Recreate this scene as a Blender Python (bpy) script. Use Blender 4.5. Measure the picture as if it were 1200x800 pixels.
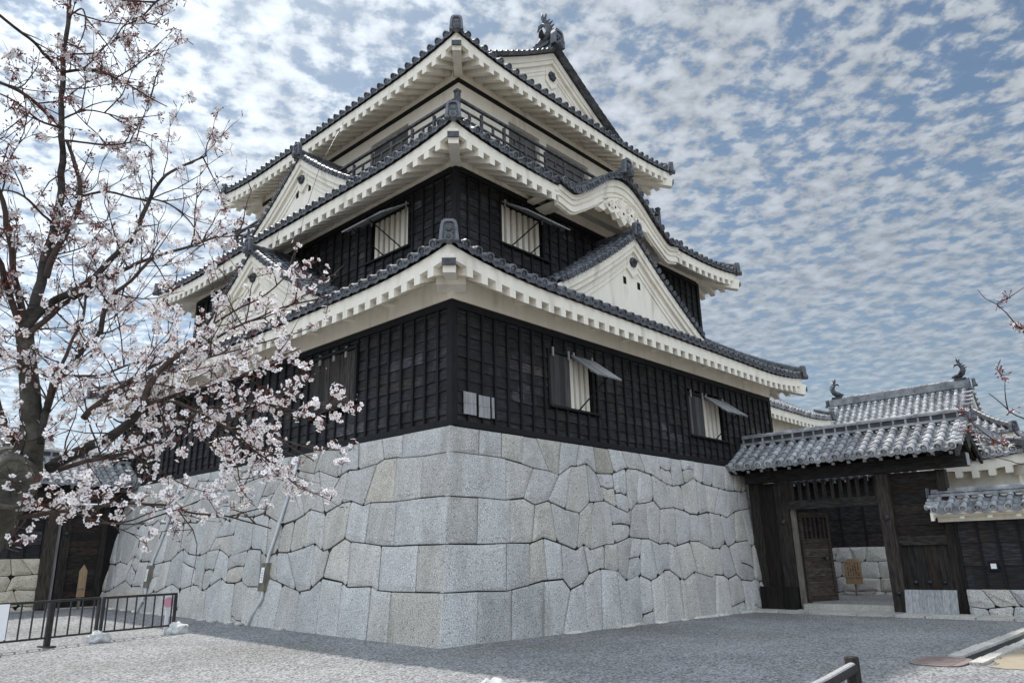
import bpy, math, random
from mathutils import Vector, Matrix, noise
V = Vector
R = math.radians
for o in list(bpy.data.objects):
    bpy.data.objects.remove(o, do_unlink=True)
scene = bpy.context.scene
COL = scene.collection

# ------------------------------------------------------------------ camera
CAM = V((-9.79, -10.67, 1.5))
YAW, PITCH, ROLL, FPX = R(42.607), R(16.273), R(-1.3215), 861.37
fw = V((math.cos(YAW)*math.cos(PITCH), math.sin(YAW)*math.cos(PITCH), math.sin(PITCH)))
r0 = V((math.sin(YAW), -math.cos(YAW), 0)); u0 = r0.cross(fw)
rt = r0*math.cos(ROLL) + u0*math.sin(ROLL)
up = -r0*math.sin(ROLL) + u0*math.cos(ROLL)
cd = bpy.data.cameras.new('camera'); cam = bpy.data.objects.new('camera', cd); COL.objects.link(cam)
M = Matrix((rt, up, -fw)).transposed().to_4x4(); M.translation = CAM
cam.matrix_world = M
cd.sensor_width = 36.0; cd.lens = FPX/1200*36; cd.clip_start = .05; cd.clip_end = 5000
scene.camera = cam

def at(px, py, dist):
    """where the sight line through a measured point of the photo is at a given depth"""
    return CAM + (fw + rt*((px-600)/FPX) - up*((py-400)/FPX))*dist

# ------------------------------------------------------------------ sky, sun, exposure
SUN = V((.17, .60, 1.0)).normalized()          # towards the sun
W = bpy.data.worlds.new('World'); scene.world = W; W.use_nodes = True
nt = W.node_tree; nt.nodes.clear()
def N(t, **k):
    n = nt.nodes.new(t)
    for a, b in k.items(): setattr(n, a, b)
    return n
def Lk(a, b): nt.links.new(a, b)
def math_node(op, a, b=None, clamp=False):
    n = N('ShaderNodeMath', operation=op); n.use_clamp = clamp
    for i, x in enumerate((a, b)):
        if x is None: continue
        if isinstance(x, (int, float)): n.inputs[i].default_value = x
        else: Lk(x, n.inputs[i])
    return n.outputs[0]
sky = N('ShaderNodeTexSky', sky_type='NISHITA'); sky.sun_disc = False
sky.sun_elevation = math.asin(SUN.z); sky.sun_rotation = math.atan2(SUN.x, SUN.y)
sky.air_density = 1.0; sky.dust_density = 1.2; sky.ozone_density = 1.0
tc = N('ShaderNodeTexCoord'); sep = N('ShaderNodeSeparateXYZ'); Lk(tc.outputs['Generated'], sep.inputs[0])
zz = math_node('MAXIMUM', math_node('ADD', sep.outputs[2], .10), .05)
cmb = N('ShaderNodeCombineXYZ'); Lk(math_node('DIVIDE', sep.outputs[0], zz), cmb.inputs[0]); Lk(math_node('DIVIDE', sep.outputs[1], zz), cmb.inputs[1])
def nz(scale, detail, rough, off, dist=0., vec=None):
    mp = N('ShaderNodeMapping'); mp.inputs['Location'].default_value = off; mp.inputs['Scale'].default_value = (1, 1, 1)
    mp.inputs['Rotation'].default_value = (0, 0, R(35)); Lk(vec or cmb.outputs[0], mp.inputs[0])
    n = N('ShaderNodeTexNoise'); n.inputs['Scale'].default_value = scale; n.inputs['Detail'].default_value = detail
    n.inputs['Roughness'].default_value = rough; n.inputs['Distortion'].default_value = dist
    Lk(mp.outputs[0], n.inputs['Vector']); return n.outputs[0]
big = nz(1.3, 3, .5, (3.1, 1.7, 0))
mid = nz(18.5, 4, .52, (.4, 5.2, 0), .1)
fin = nz(46, 5, .65, (7.7, 2.1, 0), .2)
mid2 = nz(6.5, 3, .5, (2.4, 9.2, 0), .2)
dens = math_node('ADD', math_node('ADD', math_node('MULTIPLY', big, .36), math_node('MULTIPLY', mid, .76)), math_node('ADD', math_node('MULTIPLY', fin, .36), math_node('MULTIPLY', mid2, .32)))
mr = N('ShaderNodeMapRange', interpolation_type='SMOOTHSTEP'); Lk(dens, mr.inputs[0])
mr.inputs[1].default_value = .765; mr.inputs[2].default_value = .945; mr.inputs[3].default_value = 0.14; mr.inputs[4].default_value = 1.0
hz = N('ShaderNodeMapRange', interpolation_type='SMOOTHSTEP'); Lk(sep.outputs[2], hz.inputs[0]); hz.inputs[1].default_value = .06; hz.inputs[2].default_value = .52; hz.inputs[3].default_value = .30; hz.inputs[4].default_value = 1.0
mask = math_node('ADD', math_node('MULTIPLY', math_node('SUBTRACT', mr.outputs[0], .52), hz.outputs[0]), .52)
# cloud brightness: brighter around the sun and in the unseen, added bank behind the camera that lights the shaded walls, grey undersides
dt = N('ShaderNodeVectorMath', operation='DOT_PRODUCT'); Lk(tc.outputs['Generated'], dt.inputs[0]); dt.inputs[1].default_value = V((-.25, .82, .5)).normalized()
glow = math_node('POWER', math_node('MAXIMUM', dt.outputs['Value'], 0), 2.5)
db = N('ShaderNodeVectorMath', operation='DOT_PRODUCT'); Lk(tc.outputs['Generated'], db.inputs[0]); db.inputs[1].default_value = V((-.55, -.52, .80)).normalized()
fill_bank = math_node('POWER', math_node('MAXIMUM', db.outputs['Value'], 0), 1.5)
lum = math_node('ADD', math_node('ADD', math_node('MULTIPLY', glow, 5.4), math_node('MULTIPLY', fill_bank, 13.0)), 3.2)
puff = N('ShaderNodeMapRange'); Lk(mid, puff.inputs[0]); puff.inputs[1].default_value = .4; puff.inputs[2].default_value = .68; puff.inputs[3].default_value = .72; puff.inputs[4].default_value = 1.12
lum = math_node('MULTIPLY', lum, puff.outputs[0])
cc = N('ShaderNodeVectorMath', operation='SCALE'); cc.inputs[0].default_value = (.89, .98, 1.09); Lk(lum, cc.inputs['Scale'])
skm = N('ShaderNodeVectorMath', operation='MULTIPLY'); Lk(sky.outputs[0], skm.inputs[0]); skm.inputs[1].default_value = (.45, .535, .555)
mx = N('ShaderNodeMix', data_type='RGBA'); Lk(mask, mx.inputs[0]); Lk(skm.outputs[0], mx.inputs[6]); Lk(cc.outputs[0], mx.inputs[7])
bg = N('ShaderNodeBackground'); bg.inputs[1].default_value = .12; Lk(mx.outputs[2], bg.inputs[0])
wo = N('ShaderNodeOutputWorld'); Lk(bg.outputs[0], wo.inputs[0])
sl = bpy.data.lights.new('sun', 'SUN'); sl.energy = 3.6; sl.angle = R(1.0); sl.color = (1, .95, .87)
so = bpy.data.objects.new('sun', sl); COL.objects.link(so); so.rotation_euler = SUN.to_track_quat('Z', 'Y').to_euler(); so.location = (0, 0, 60)
scene.view_settings.view_transform = 'Standard'; scene.view_settings.look = 'None'
scene.view_settings.gamma = 1; scene.view_settings.use_curve_mapping = False
scene.view_settings.exposure = 0.47
try:
    scene.cycles.max_bounces = 8; scene.cycles.diffuse_bounces = 4
except Exception: pass

# ------------------------------------------------------------------ materials
def mat(name, c1, c2, scale=4., rough=.8, bump=0., bscale=None, stretch=(1, 1, 1), detail=6, tone=False, spec=.4,
        speck=None, speck_scale=90., lo=.35, hi=.65, cells=None, stain=None, metal=0., hue=None, trans=0.):
    m = bpy.data.materials.new(name); m.use_nodes = True; t = m.node_tree; b = t.nodes['Principled BSDF']
    n = lambda k: t.nodes.new(k); L = t.links.new
    co = n('ShaderNodeTexCoord'); mp = n('ShaderNodeMapping'); mp.inputs['Scale'].default_value = stretch
    L(co.outputs['Object'], mp.inputs[0])
    no = n('ShaderNodeTexNoise'); no.inputs['Scale'].default_value = scale; no.inputs['Detail'].default_value = detail; no.inputs['Roughness'].default_value = .6
    L(mp.outputs[0], no.inputs['Vector'])
    rp = n('ShaderNodeMapRange'); rp.inputs[1].default_value = lo; rp.inputs[2].default_value = hi; L(no.outputs[0], rp.inputs[0])
    mx = n('ShaderNodeMix'); mx.data_type = 'RGBA'; mx.inputs[6].default_value = (*c1, 1); mx.inputs[7].default_value = (*c2, 1); L(rp.outputs[0], mx.inputs[0])
    out = mx.outputs[2]
    hsrc = no.outputs[0]
    def mul(a, fac_out, col):
        q = n('ShaderNodeMix'); q.data_type = 'RGBA'; q.blend_type = 'MIX'; L(fac_out, q.inputs[0]); L(a, q.inputs[6]); q.inputs[7].default_value = (*col, 1); return q.outputs[2]
    if speck:                                  # mineral grains
        s = n('ShaderNodeTexNoise'); s.inputs['Scale'].default_value = speck_scale; s.inputs['Detail'].default_value = 2
        L(co.outputs['Object'], s.inputs['Vector'])
        r2 = n('ShaderNodeMapRange'); r2.inputs[1].default_value = .54; r2.inputs[2].default_value = .64; L(s.outputs[0], r2.inputs[0]); out = mul(out, r2.outputs[0], speck[0])
        r3 = n('ShaderNodeMapRange'); r3.inputs[1].default_value = .44; r3.inputs[2].default_value = .36; L(s.outputs[0], r3.inputs[0]); out = mul(out, r3.outputs[0], speck[1])
        hsrc = s.outputs[0]
    if stain:                                  # large weather stains with a shape of their own
        s = n('ShaderNodeTexNoise'); s.inputs['Scale'].default_value = stain[1]; s.inputs['Detail'].default_value = 5
        L(mp.outputs[0], s.inputs['Vector'])
        r2 = n('ShaderNodeMapRange'); r2.inputs[1].default_value = stain[2]; r2.inputs[2].default_value = stain[2]+.15; r2.inputs[4].default_value = stain[3]; L(s.outputs[0], r2.inputs[0]); out = mul(out, r2.outputs[0], stain[0])
    if cells:                                  # pebbles
        vo = n('ShaderNodeTexVoronoi'); vo.inputs['Scale'].default_value = cells; L(co.outputs['Object'], vo.inputs['Vector'])
        sp = n('ShaderNodeSeparateColor'); L(vo.outputs['Color'], sp.inputs[0])
        r2 = n('ShaderNodeMapRange'); r2.inputs[3].default_value = .35; r2.inputs[4].default_value = 1.75; L(sp.outputs[0], r2.inputs[0])
        q = n('ShaderNodeVectorMath'); q.operation = 'SCALE'; L(out, q.inputs[0]); L(r2.outputs[0], q.inputs['Scale']); out = q.outputs[0]
        inv = n('ShaderNodeMath'); inv.operation = 'SUBTRACT'; inv.inputs[0].default_value = 1; L(vo.outputs['Distance'], inv.inputs[1]); hsrc = inv.outputs[0]
    if tone:
        a = n('ShaderNodeAttribute'); a.attribute_name = 'tone'
        q = n('ShaderNodeVectorMath'); q.operation = 'SCALE'; L(out, q.inputs[0]); L(a.outputs['Fac'], q.inputs['Scale']); out = q.outputs[0]
        if hue:
            a2 = n('ShaderNodeAttribute'); a2.attribute_name = 'hue'
            q = n('ShaderNodeMix'); q.data_type = 'RGBA'; q.blend_type = 'MULTIPLY'; L(a2.outputs['Fac'], q.inputs[0]); L(out, q.inputs[6]); q.inputs[7].default_value = (*hue, 1); out = q.outputs[2]
    L(out, b.inputs['Base Color']); b.inputs['Roughness'].default_value = rough; b.inputs['Specular IOR Level'].default_value = spec; b.inputs['Metallic'].default_value = metal
    if bump:
        bp = n('ShaderNodeBump'); bp.inputs['Strength'].default_value = bump; bp.inputs['Distance'].default_value = .02
        if bscale:
            h = n('ShaderNodeTexNoise'); h.inputs['Scale'].default_value = bscale; h.inputs['Detail'].default_value = 5; L(mp.outputs[0], h.inputs['Vector']); hsrc = h.outputs[0]
        L(hsrc, bp.inputs['Height']); L(bp.outputs[0], b.inputs['Normal'])
    if trans:
        tr = n('ShaderNodeBsdfTranslucent'); L(out, tr.inputs['Color']); ms = n('ShaderNodeMixShader'); ms.inputs[0].default_value = trans
        L(b.outputs[0], ms.inputs[1]); L(tr.outputs[0], ms.inputs[2]); L(ms.outputs[0], t.nodes['Material Output'].inputs['Surface'])
    return m

PLASTER = mat('lime_plaster', (.775, .72, .62), (.835, .79, .695), 1.6, .85, .12, 14., stain=((.42, .38, .32), 1.1, .57, .5), stretch=(2.2, 2.2, .45))
BOARD = mat('charred_boards', (.006, .006, .007), (.043, .043, .048), 3.0, .6, .35, 20., stretch=(1.2, 1.2, 9), tone=True, spec=.35, hue=(1.35, .95, .8), lo=.44, hi=.76)
BATTEN = mat('charred_battens', (.003, .003, .004), (.010, .010, .012), 5, .7, .2, 30., stretch=(6, 6, 1), spec=.3)
TILE = mat('grey_roof_tile', (.040, .044, .054), (.115, .122, .14), 5.0, .5, .15, 30., tone=True, spec=.5, stain=((.25, .26, .28), 2.2, .60, .5))
TILEW = mat('weathered_roof_tile', (.17, .175, .19), (.38, .385, .395), 2.5, .75, .15, 30., tone=True, spec=.3, stain=((.06, .06, .066), 9.0, .56, .6))
GRANITE = mat('granite_blocks', (.40, .398, .39), (.53, .528, .518), 1.6, .85, .5, None, tone=True, hue=(1.0, .94, .84), speck=((.70, .695, .68), (.14, .14, .145)), speck_scale=58., stain=((.27, .255, .225), 1.2, .57, .5), spec=.25, stretch=(1.5, 1.5, .6))
GAP = mat('dark_joint', (.012, .011, .010), (.03, .028, .025), 8, .95)
WOOD = mat('old_dark_timber', (.008, .0072, .007), (.040, .035, .031), 2.2, .75, .4, 14., stretch=(2, 2, 9), tone=True, spec=.3, hue=(1.3, 1.0, .8))
WOODV = mat('old_dark_timber_upright', (.008, .0072, .007), (.040, .035, .031), 2.2, .75, .4, 14., stretch=(9, 9, 1.2), tone=True, spec=.3, hue=(1.3, 1.0, .8))
GREYWOOD = mat('silver_grey_boards', (.22, .22, .225), (.38, .38, .385), 3, .8, .3, 20., stretch=(9, 9, .8), tone=True)
DARK = mat('dark_interior', (.008, .008, .009), (.012, .012, .012), 3, .95, spec=.1)
GREYPANEL = mat('grey_shutter_panel', (.105, .10, .096), (.16, .155, .148), 2, .8, .1, 20.)
GRAVEL = mat('grey_gravel', (.178, .18, .185), (.255, .256, .258), .6, .9, 1., None, cells=36., stain=((.15, .147, .14), .30, .50, .7), spec=.2)
SAND = mat('bare_sandy_ground', (.25, .215, .16), (.34, .295, .225), 1.6, .95, .6, 40., stain=((.2, .185, .155), 1.6, .50, .6), spec=.1)
CONC = mat('worn_stone_slab', (.36, .345, .31), (.50, .48, .44), 2.5, .9, .4, 30., speck=((.6, .58, .54), (.2, .19, .18)), speck_scale=60., tone=True)
IRON = mat('black_painted_steel', (.012, .012, .013), (.03, .03, .03), 8, .45, .05, 40., spec=.5)
PIPE = mat('grey_steel_conduit', (.50, .52, .54), (.62, .64, .66), 6, .4, spec=.5, metal=.2)
BOXM = mat('weathered_wood_box', (.11, .10, .082), (.21, .19, .155), 3, .8, .3, 20., stretch=(6, 6, 1))
WHITE = mat('white_paint', (.78, .79, .80), (.84, .84, .85), 5, .6)
PINK = mat('pink_ink', (.75, .32, .42), (.80, .38, .47), 5, .6)
BAGM = mat('white_woven_sack', (.40, .40, .395), (.62, .62, .61), 9, .85, .8, 30.)
PALEWOOD = mat('pale_sign_wood', (.25, .165, .095), (.36, .25, .155), 3, .7, .2, 20., stretch=(8, 8, 1))
RUST = mat('rusty_iron_plate', (.15, .115, .105), (.24, .19, .18), 7, .8, .3, 40.)
BARK = mat('cherry_bark', (.022, .02, .019), (.075, .068, .063), 6, .9, .8, 26., stretch=(1, 1, 2.5), spec=.2)
BARKG = mat('lichen_bark', (.035, .033, .028), (.13, .122, .10), 7, .9, 1.0, 24., stain=((.03, .028, .026), 5, .50, .8), spec=.2)
TWIG = mat('cherry_twig', (.035, .025, .022), (.085, .06, .05), 20, .8, spec=.2)
PETAL = mat('blossom_petal', (.93, .875, .885), (.95, .93, .935), 12, .7, tone=True, spec=.2, trans=.18)
CALYX = mat('blossom_calyx', (.16, .04, .04), (.27, .085, .06), 12, .7, spec=.2, trans=.15)
CUTWOOD = mat('sawn_grey_wood', (.06, .057, .047), (.15, .14, .115), 6, .9, .6, 18., stretch=(3, 3, 3), spec=.2, stain=((.04, .04, .035), 3., .52, .7))
COPPER = mat('dark_bronze', (.030, .033, .040), (.07, .075, .085), 9, .5, .3, 20., spec=.5, metal=.4)

# ------------------------------------------------------------------ mesh builder
class MB:
    def __init__(s): s.v = []; s.f = []; s.mi = []; s.t = []; s.h = []; s.sm = []
    def add(s, vs, fs, mi=0, tone=1., hue=0., smooth=False):
        o = len(s.v); s.v.extend(tuple(p) for p in vs)
        for f in fs:
            s.f.append(tuple(i+o for i in f)); s.mi.append(mi); s.t.append(tone); s.h.append(hue); s.sm.append(smooth)
    def box(s, x0, x1, y0, y1, z0, z1, **k):
        s.hexa([(x0,y0,z0),(x1,y0,z0),(x1,y1,z0),(x0,y1,z0),(x0,y0,z1),(x1,y0,z1),(x1,y1,z1),(x0,y1,z1)], **k)
    def hexa(s, p, **k): s.add(p, [(0,3,2,1),(4,5,6,7),(0,1,5,4),(1,2,6,5),(2,3,7,6),(3,0,4,7)], **k)
    def bar(s, p, q, w, h, upv=V((0,0,1)), **k):
        """box of section w x h along p-q"""
        p = V(p); q = V(q); d = (q-p).normalized(); a = d.cross(upv)
        if a.length < 1e-4: a = d.cross(V((1,0,0)))
        a.normalize(); b = a.cross(d).normalized(); a = a*w/2; b = b*h/2
        s.hexa([p-a-b, p+a-b, q+a-b, q-a-b, p-a+b, p+a+b, q+a+b, q-a+b], **k)
    def obox(s, o, X, Y, Z, **k):
        """box with corner o and edge vectors X, Y, Z"""
        o = V(o); X = V(X); Y = V(Y); Z = V(Z)
        s.hexa([o, o+X, o+X+Y, o+Y, o+Z, o+X+Z, o+X+Y+Z, o+Y+Z], **k)
    def prism(s, poly, d, **k):
        """planar polygon extruded along d"""
        n = len(poly); d = V(d); a = [V(p) for p in poly]
        s.add(a+[p+d for p in a], [tuple(range(n))[::-1], tuple(range(n, 2*n))]+[(i, (i+1) % n, n+(i+1) % n, n+i) for i in range(n)], **k)
    def tube(s, pts, rad, n=8, cap=True, **k):
        pts = [V(p) for p in pts]; m = len(pts)
        if isinstance(rad, (int, float)): rad = [rad]*m
        vs = []; prev = None
        for i, p in enumerate(pts):
            t = (pts[min(i+1, m-1)]-pts[max(i-1, 0)]).normalized()
            if prev is None:
                a = t.cross(V((0,0,1)));  a = a if a.length > .05 else t.cross(V((1,0,0)))
            else: a = prev-t*prev.dot(t)
            a.normalize(); prev = a; b = t.cross(a)
            for j in range(n):
                w = 2*math.pi*j/n; vs.append(p+(a*math.cos(w)+b*math.sin(w))*rad[i])
        fs = [(i*n+j, i*n+(j+1) % n, (i+1)*n+(j+1) % n, (i+1)*n+j) for i in range(m-1) for j in range(n)]
        if cap: fs += [tuple(range(n))[::-1], tuple(range((m-1)*n, m*n))]
        k.setdefault('smooth', True); s.add(vs, fs, **k)
    def sweep(s, pts, prof, upv=V((0,0,1)), side=None, caps=True, **k):
        """profile of (side, up) points carried along a polyline"""
        pts = [V(p) for p in pts]; m = len(pts); n = len(prof); vs = []
        for i, p in enumerate(pts):
            t = (pts[min(i+1, m-1)]-pts[max(i-1, 0)]).normalized()
            a = V(side) if side else t.cross(upv).normalized()
            b = a.cross(t).normalized()
            vs += [p+a*x+b*y for x, y in prof]
        fs = [(i*n+j, i*n+(j+1) % n, (i+1)*n+(j+1) % n, (i+1)*n+j) for i in range(m-1) for j in range(n)]
        if caps: fs += [tuple(range(n))[::-1], tuple(range((m-1)*n, m*n))]
        s.add(vs, fs, **k)
    def build(s, name, mats, parent=None, base=None):
        me = bpy.data.meshes.new(name)
        if not s.v: raise ValueError('empty '+name)
        if parent is not None:
            off = V((0,0,0)); q = parent
            while q is not None: off += q.location; q = q.parent
        elif base is not None: off = V(base)
        else:
            xs = [p[0] for p in s.v]; ys = [p[1] for p in s.v]; zs = [p[2] for p in s.v]
            off = V(((min(xs)+max(xs))/2, (min(ys)+max(ys))/2, min(zs)))
        me.from_pydata([tuple(V(p)-off) for p in s.v], [], s.f)
        for q in (mats if isinstance(mats, (list, tuple)) else [mats]): me.materials.append(q)
        me.polygons.foreach_set('material_index', s.mi); me.polygons.foreach_set('use_smooth', s.sm)
        a = me.attributes.new('tone', 'FLOAT', 'FACE'); a.data.foreach_set('value', s.t)
        if any(s.h):
            a = me.attributes.new('hue', 'FLOAT', 'FACE'); a.data.foreach_set('value', s.h)
        me.update()
        o = bpy.data.objects.new(name, me); COL.objects.link(o)
        if parent is not None: o.parent = parent
        else: o.location = off
        return o
def tag(o, label, cat, group=None):
    o['label'] = label; o['category'] = cat
    if group: o['group'] = group
    return o
def thing(name, loc, label, cat, group=None):
    o = bpy.data.objects.new(name, None); COL.objects.link(o); o.location = loc; o.empty_display_size = .3
    return tag(o, label, cat, group)
def struct(o, kind='structure'): o['kind'] = kind; return o
X_, Y_, Z_ = V((1,0,0)), V((0,1,0)), V((0,0,1))
rnd = random.Random(11)

# ------------------------------------------------------------------ ground
def gz(x, y):
    a = max(0., min(x, 16.)); b = max(0., min(y+.5, 40.))
    return -.0155*a + .0155*b
def sheet(name, m, poly_fn, x0, x1, y0, y1, nx, ny, dz):
    b = MB(); vs = []; fs = []
    for i in range(nx+1):
        for j in range(ny+1):
            x = x0+(x1-x0)*i/nx; y = y0+(y1-y0)*j/ny
            vs.append((x, y, gz(x, y)+dz+.012*noise.noise(V((x*.7, y*.7, 0)))))
    for i in range(nx):
        for j in range(ny):
            cx = x0+(x1-x0)*(i+.5)/nx; cy = y0+(y1-y0)*(j+.5)/ny
            if poly_fn is None or poly_fn(cx, cy): fs.append((i*(ny+1)+j, (i+1)*(ny+1)+j, (i+1)*(ny+1)+j+1, i*(ny+1)+j+1))
    b.add(vs, fs, smooth=True); return struct(b.build(name, m, base=(0,0,0)))
gb = MB()
def far(a, b_): return [(-900, -900), (900, 900)]
ring = []
bq = MB()
for (x0, x1, y0, y1) in ((-900, -40, -900, 900), (60, 900, -900, 900), (-40, 60, -900, -40), (-40, 60, 60, 900)):
    bq.add([(x0,y0,-.05),(x1,y0,-.05),(x1,y1,-.05),(x0,y1,-.05)], [(0,1,2,3)])
gm = []
nx = ny = 100
vs = []; fs = []
for i in range(nx+1):
    for j in range(ny+1):
        x = -40+i; y = -40+j; e = min(1., min(x+40, 60-x, y+40, 60-y)/8.)
        z = gz(x, y)*e + (-.05)*(1-e)
        vs.append((x, y, z))
for i in range(nx):
    for j in range(ny): fs.append((i*(ny+1)+j, (i+1)*(ny+1)+j, (i+1)*(ny+1)+j+1, i*(ny+1)+j+1))
bq.add(vs, fs, smooth=True)
struct(bq.build('ground', GRAVEL, base=(0,0,0)))
# sandy earth: the strip beyond the gutter at the right and an unseen court added behind the camera for warm bounce light
sheet('sandy_ground', SAND, lambda x, y: y < -8.02+.10*math.sin(x*2.1)+.05*math.sin(x*7.3) and x > 2.2+.45*noise.noise(V((y*.9, 3, 0)))+.15*noise.noise(V((y*4, 9, 0)))-(y+8)*.05, 1, 15, -16, -7.8, 280, 164, .008)
sheet('bounce_court', SAND, lambda x, y: x+y < -23.5 and x < .5, -38, 1, -38, 12, 78, 100, .008)


# ------------------------------------------------------------------ roof kit
def resample(pts, L):
    pts = [V(p) for p in pts]; d = [0.]
    for a, b in zip(pts, pts[1:]): d.append(d[-1]+(b-a).length)
    n = max(1, round(d[-1]/L)); out = []; j = 0
    for i in range(n+1):
        q = d[-1]*i/n
        while j < len(d)-2 and d[j+1] < q: j += 1
        w = (q-d[j])/max(1e-9, d[j+1]-d[j]); out.append(pts[j].lerp(pts[j+1], min(1, w)))
    return out
def tile_row(b, pts, side, r=.075, L=.28, disc=True, mi=0, nseg=6):
    pts = resample(pts, L); m = len(pts); side = V(side).normalized(); rings = []
    for i in range(m):
        t = (pts[min(i+1, m-1)]-pts[max(i-1, 0)]).normalized(); n = side.cross(t).normalized()
        if n.z < 0: n = -n
        for rr in ((.90, 1.10) if 0 < i < m-1 else (1.10,) if i == 0 else (.90,)):
            rings.append([pts[i]+(side*math.cos(math.pi*j/nseg)+n*math.sin(math.pi*j/nseg))*r*rr for j in range(nseg+1)])
    for q in range(0, len(rings)-1):
        A, B = rings[q], rings[q+1]; tn = rnd.uniform(.7, 1.3) if q % 2 == 0 else .45
        b.add(A+B, [(j, j+1, nseg+2+j, nseg+1+j) for j in range(nseg)], mi=mi, tone=tn, smooth=False)
    if disc:
        t = (pts[0]-pts[1]).normalized(); n = side.cross(t).normalized()
        if n.z < 0: n = -n
        c = pts[0]+n*r*.12; k = 10; tn = rnd.uniform(.7, 1.2)
        def circ(cc, rr): return [cc+(side*math.cos(2*math.pi*j/k)+n*math.sin(2*math.pi*j/k))*rr for j in range(k)]
        rs = [circ(c-t*.03, r*1.14), circ(c+t*.035, r*1.14), circ(c+t*.035, r*.86), circ(c+t*.012, r*.80), circ(c+t*.012, r*.5), circ(c+t*.03, r*.38)]
        for q in range(len(rs)-1):
            b.add(rs[q]+rs[q+1], [(j, (j+1) % k, k+(j+1) % k, k+j) for j in range(k)], mi=mi, tone=tn*(1., 1.9, 1.2, .55, 1.3)[q])
        b.add(rs[-1], [tuple(range(k))], mi=mi, tone=tn*1.3)
def pan(b, pa, pb, L=.28, mi=0, drip=True):
    """lapped hollow tiles between two neighbouring rows"""
    A = resample(pa, L); n = len(A)-1
    B = resample(pb, L)
    if len(B) != len(A):
        tot = sum((q-p).length for p, q in zip(pb, pb[1:])); B = resample(pb, tot/n) if tot > .01 else [V(pb[0])]*(n+1)
        if len(B) != len(A): B = [V(pb[0]).lerp(V(pb[-1]), i/n) for i in range(n+1)]
    dz = V((0,0,.014))
    for i in range(n):
        mid0 = (A[i]+B[i])/2-Z_*.045; mid1 = (A[i+1]+B[i+1])/2-Z_*.045; tn = rnd.uniform(.6, 1.15)
        b.add([A[i]+dz, mid0+dz, B[i]+dz, A[i+1]-dz, mid1-dz, B[i+1]-dz, A[i]-dz, mid0-dz, B[i]-dz],
              [(0,1,4,3), (1,2,5,4), (6,7,1,0), (7,8,2,1)], mi=mi, tone=tn)
    if drip:
        a, c = A[0], B[0]; m_ = (a+c)/2-Z_*.05
        o = (A[0]-A[1]).normalized()*.012
        b.add([a+dz+o, m_+dz+o, c+dz+o, c-Z_*.045+o, m_-Z_*.075+o, a-Z_*.045+o], [(0,1,4,5), (1,2,3,4)], mi=mi, tone=.8)
def field(b, P, side, s0, s1, wlen, spacing=.335, r=.092, skip=None, disc=True, mi=0, w0=None, nw=7):
    """tile field: P(s, w) on the surface, rows at even s, from w0(s) to wlen(s)"""
    n = max(1, round((s1-s0)/spacing)); ds = (s1-s0)/n
    line = lambda s: [P(s, (w0(s) if w0 else 0)+(wlen(s)-(w0(s) if w0 else 0))*i/nw) for i in range(nw+1)]
    for i in range(n+1):
        s = s0+i*ds
        if i < n:
            q = s+ds/2
            if not (skip and skip(q)):
                W_ = max(wlen(s), wlen(s+ds)); st = (w0(q) if w0 else 0)
                if W_-st > .12:
                    a = [P(s, st+(W_-st)*k/nw) for k in range(nw+1)]; c = [P(s+ds, st+(W_-st)*k/nw) for k in range(nw+1)]
                    pan(b, a, c, mi=mi)
        if skip and skip(s): continue
        if wlen(s)-(w0(s) if w0 else 0) > .12: tile_row(b, [p+Z_*.012 for p in line(s)], side, r, disc=disc, mi=mi)
def ridge(b, pts, w=.22, h=.26, r=.085, mi=0, side=None, layers=3):
    """stacked ridge with lapped courses and a round tile along its top"""
    pts = resample(pts, .3)
    prof = []
    L = []; Rr = []
    for k in range(layers):
        z0 = h*k/layers; z1 = h*(k+1)/layers; ww = w*(1-.12*k)/2
        L += [(-ww-.018, z0), (-ww-.018, z0+.03), (-ww, z0+.03), (-ww, z1)]
    Rr = [(-x, z) for x, z in reversed(L)]
    b.sweep(pts, L+Rr, side=side, mi=mi, tone=.8)
    top = [p+Z_*h for p in pts]; sd = V(side) if side else (pts[-1]-pts[0]).cross(Z_).normalized()
    tile_row(b, top, sd, r, .3, disc=False, mi=mi)
def onigawara(b, P, f, s=1., mi=0):
    """ridge-end tile: arched plate with a raised rim and a boss under it; f points outward"""
    P = V(P); f = V(f).normalized(); a = f.cross(Z_).normalized()
    o = [(-.23,-.05),(.23,-.05),(.20,.30),(.17,.42),(.10,.47),(-.10,.47),(-.17,.42),(-.20,.30)]
    q = [(x*.66, .03+z*.80) for x, z in o]
    pt = lambda x, z, d: P+a*x*s+Z_*z*s+f*d*s
    n = len(o)
    b.prism([pt(x, z, -.06) for x, z in o], f*.12*s, mi=mi, tone=.8)
    vs = [pt(x, z, .062) for x, z in o]+[pt(x, z, .10) for x, z in o]+[pt(x, z, .10) for x, z in q]+[pt(x, z, .062) for x, z in q]
    b.add(vs, [(k*n+j, k*n+(j+1) % n, (k+1)*n+(j+1) % n, (k+1)*n+j) for k in range(3) for j in range(n)], mi=mi, tone=1.35)
    for (x, z, rr) in ((0, .24, .07), (-.07, .14, .035), (.07, .14, .035)):
        b.tube([pt(x, z, .06), pt(x, z, .10), pt(x, z, .115)], [rr*s, rr*s, rr*.4*s], 8, mi=mi, smooth=False, tone=1.)
    b.tube([pt(0, .0, -.05), pt(0, .0, .20)], .105*s, 12, mi=mi, smooth=False, tone=1.1)
    b.tube([pt(0, .0, .20), pt(0, .0, .215)], [.06*s, .05*s], 10, mi=mi, smooth=False, tone=.6)

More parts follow.
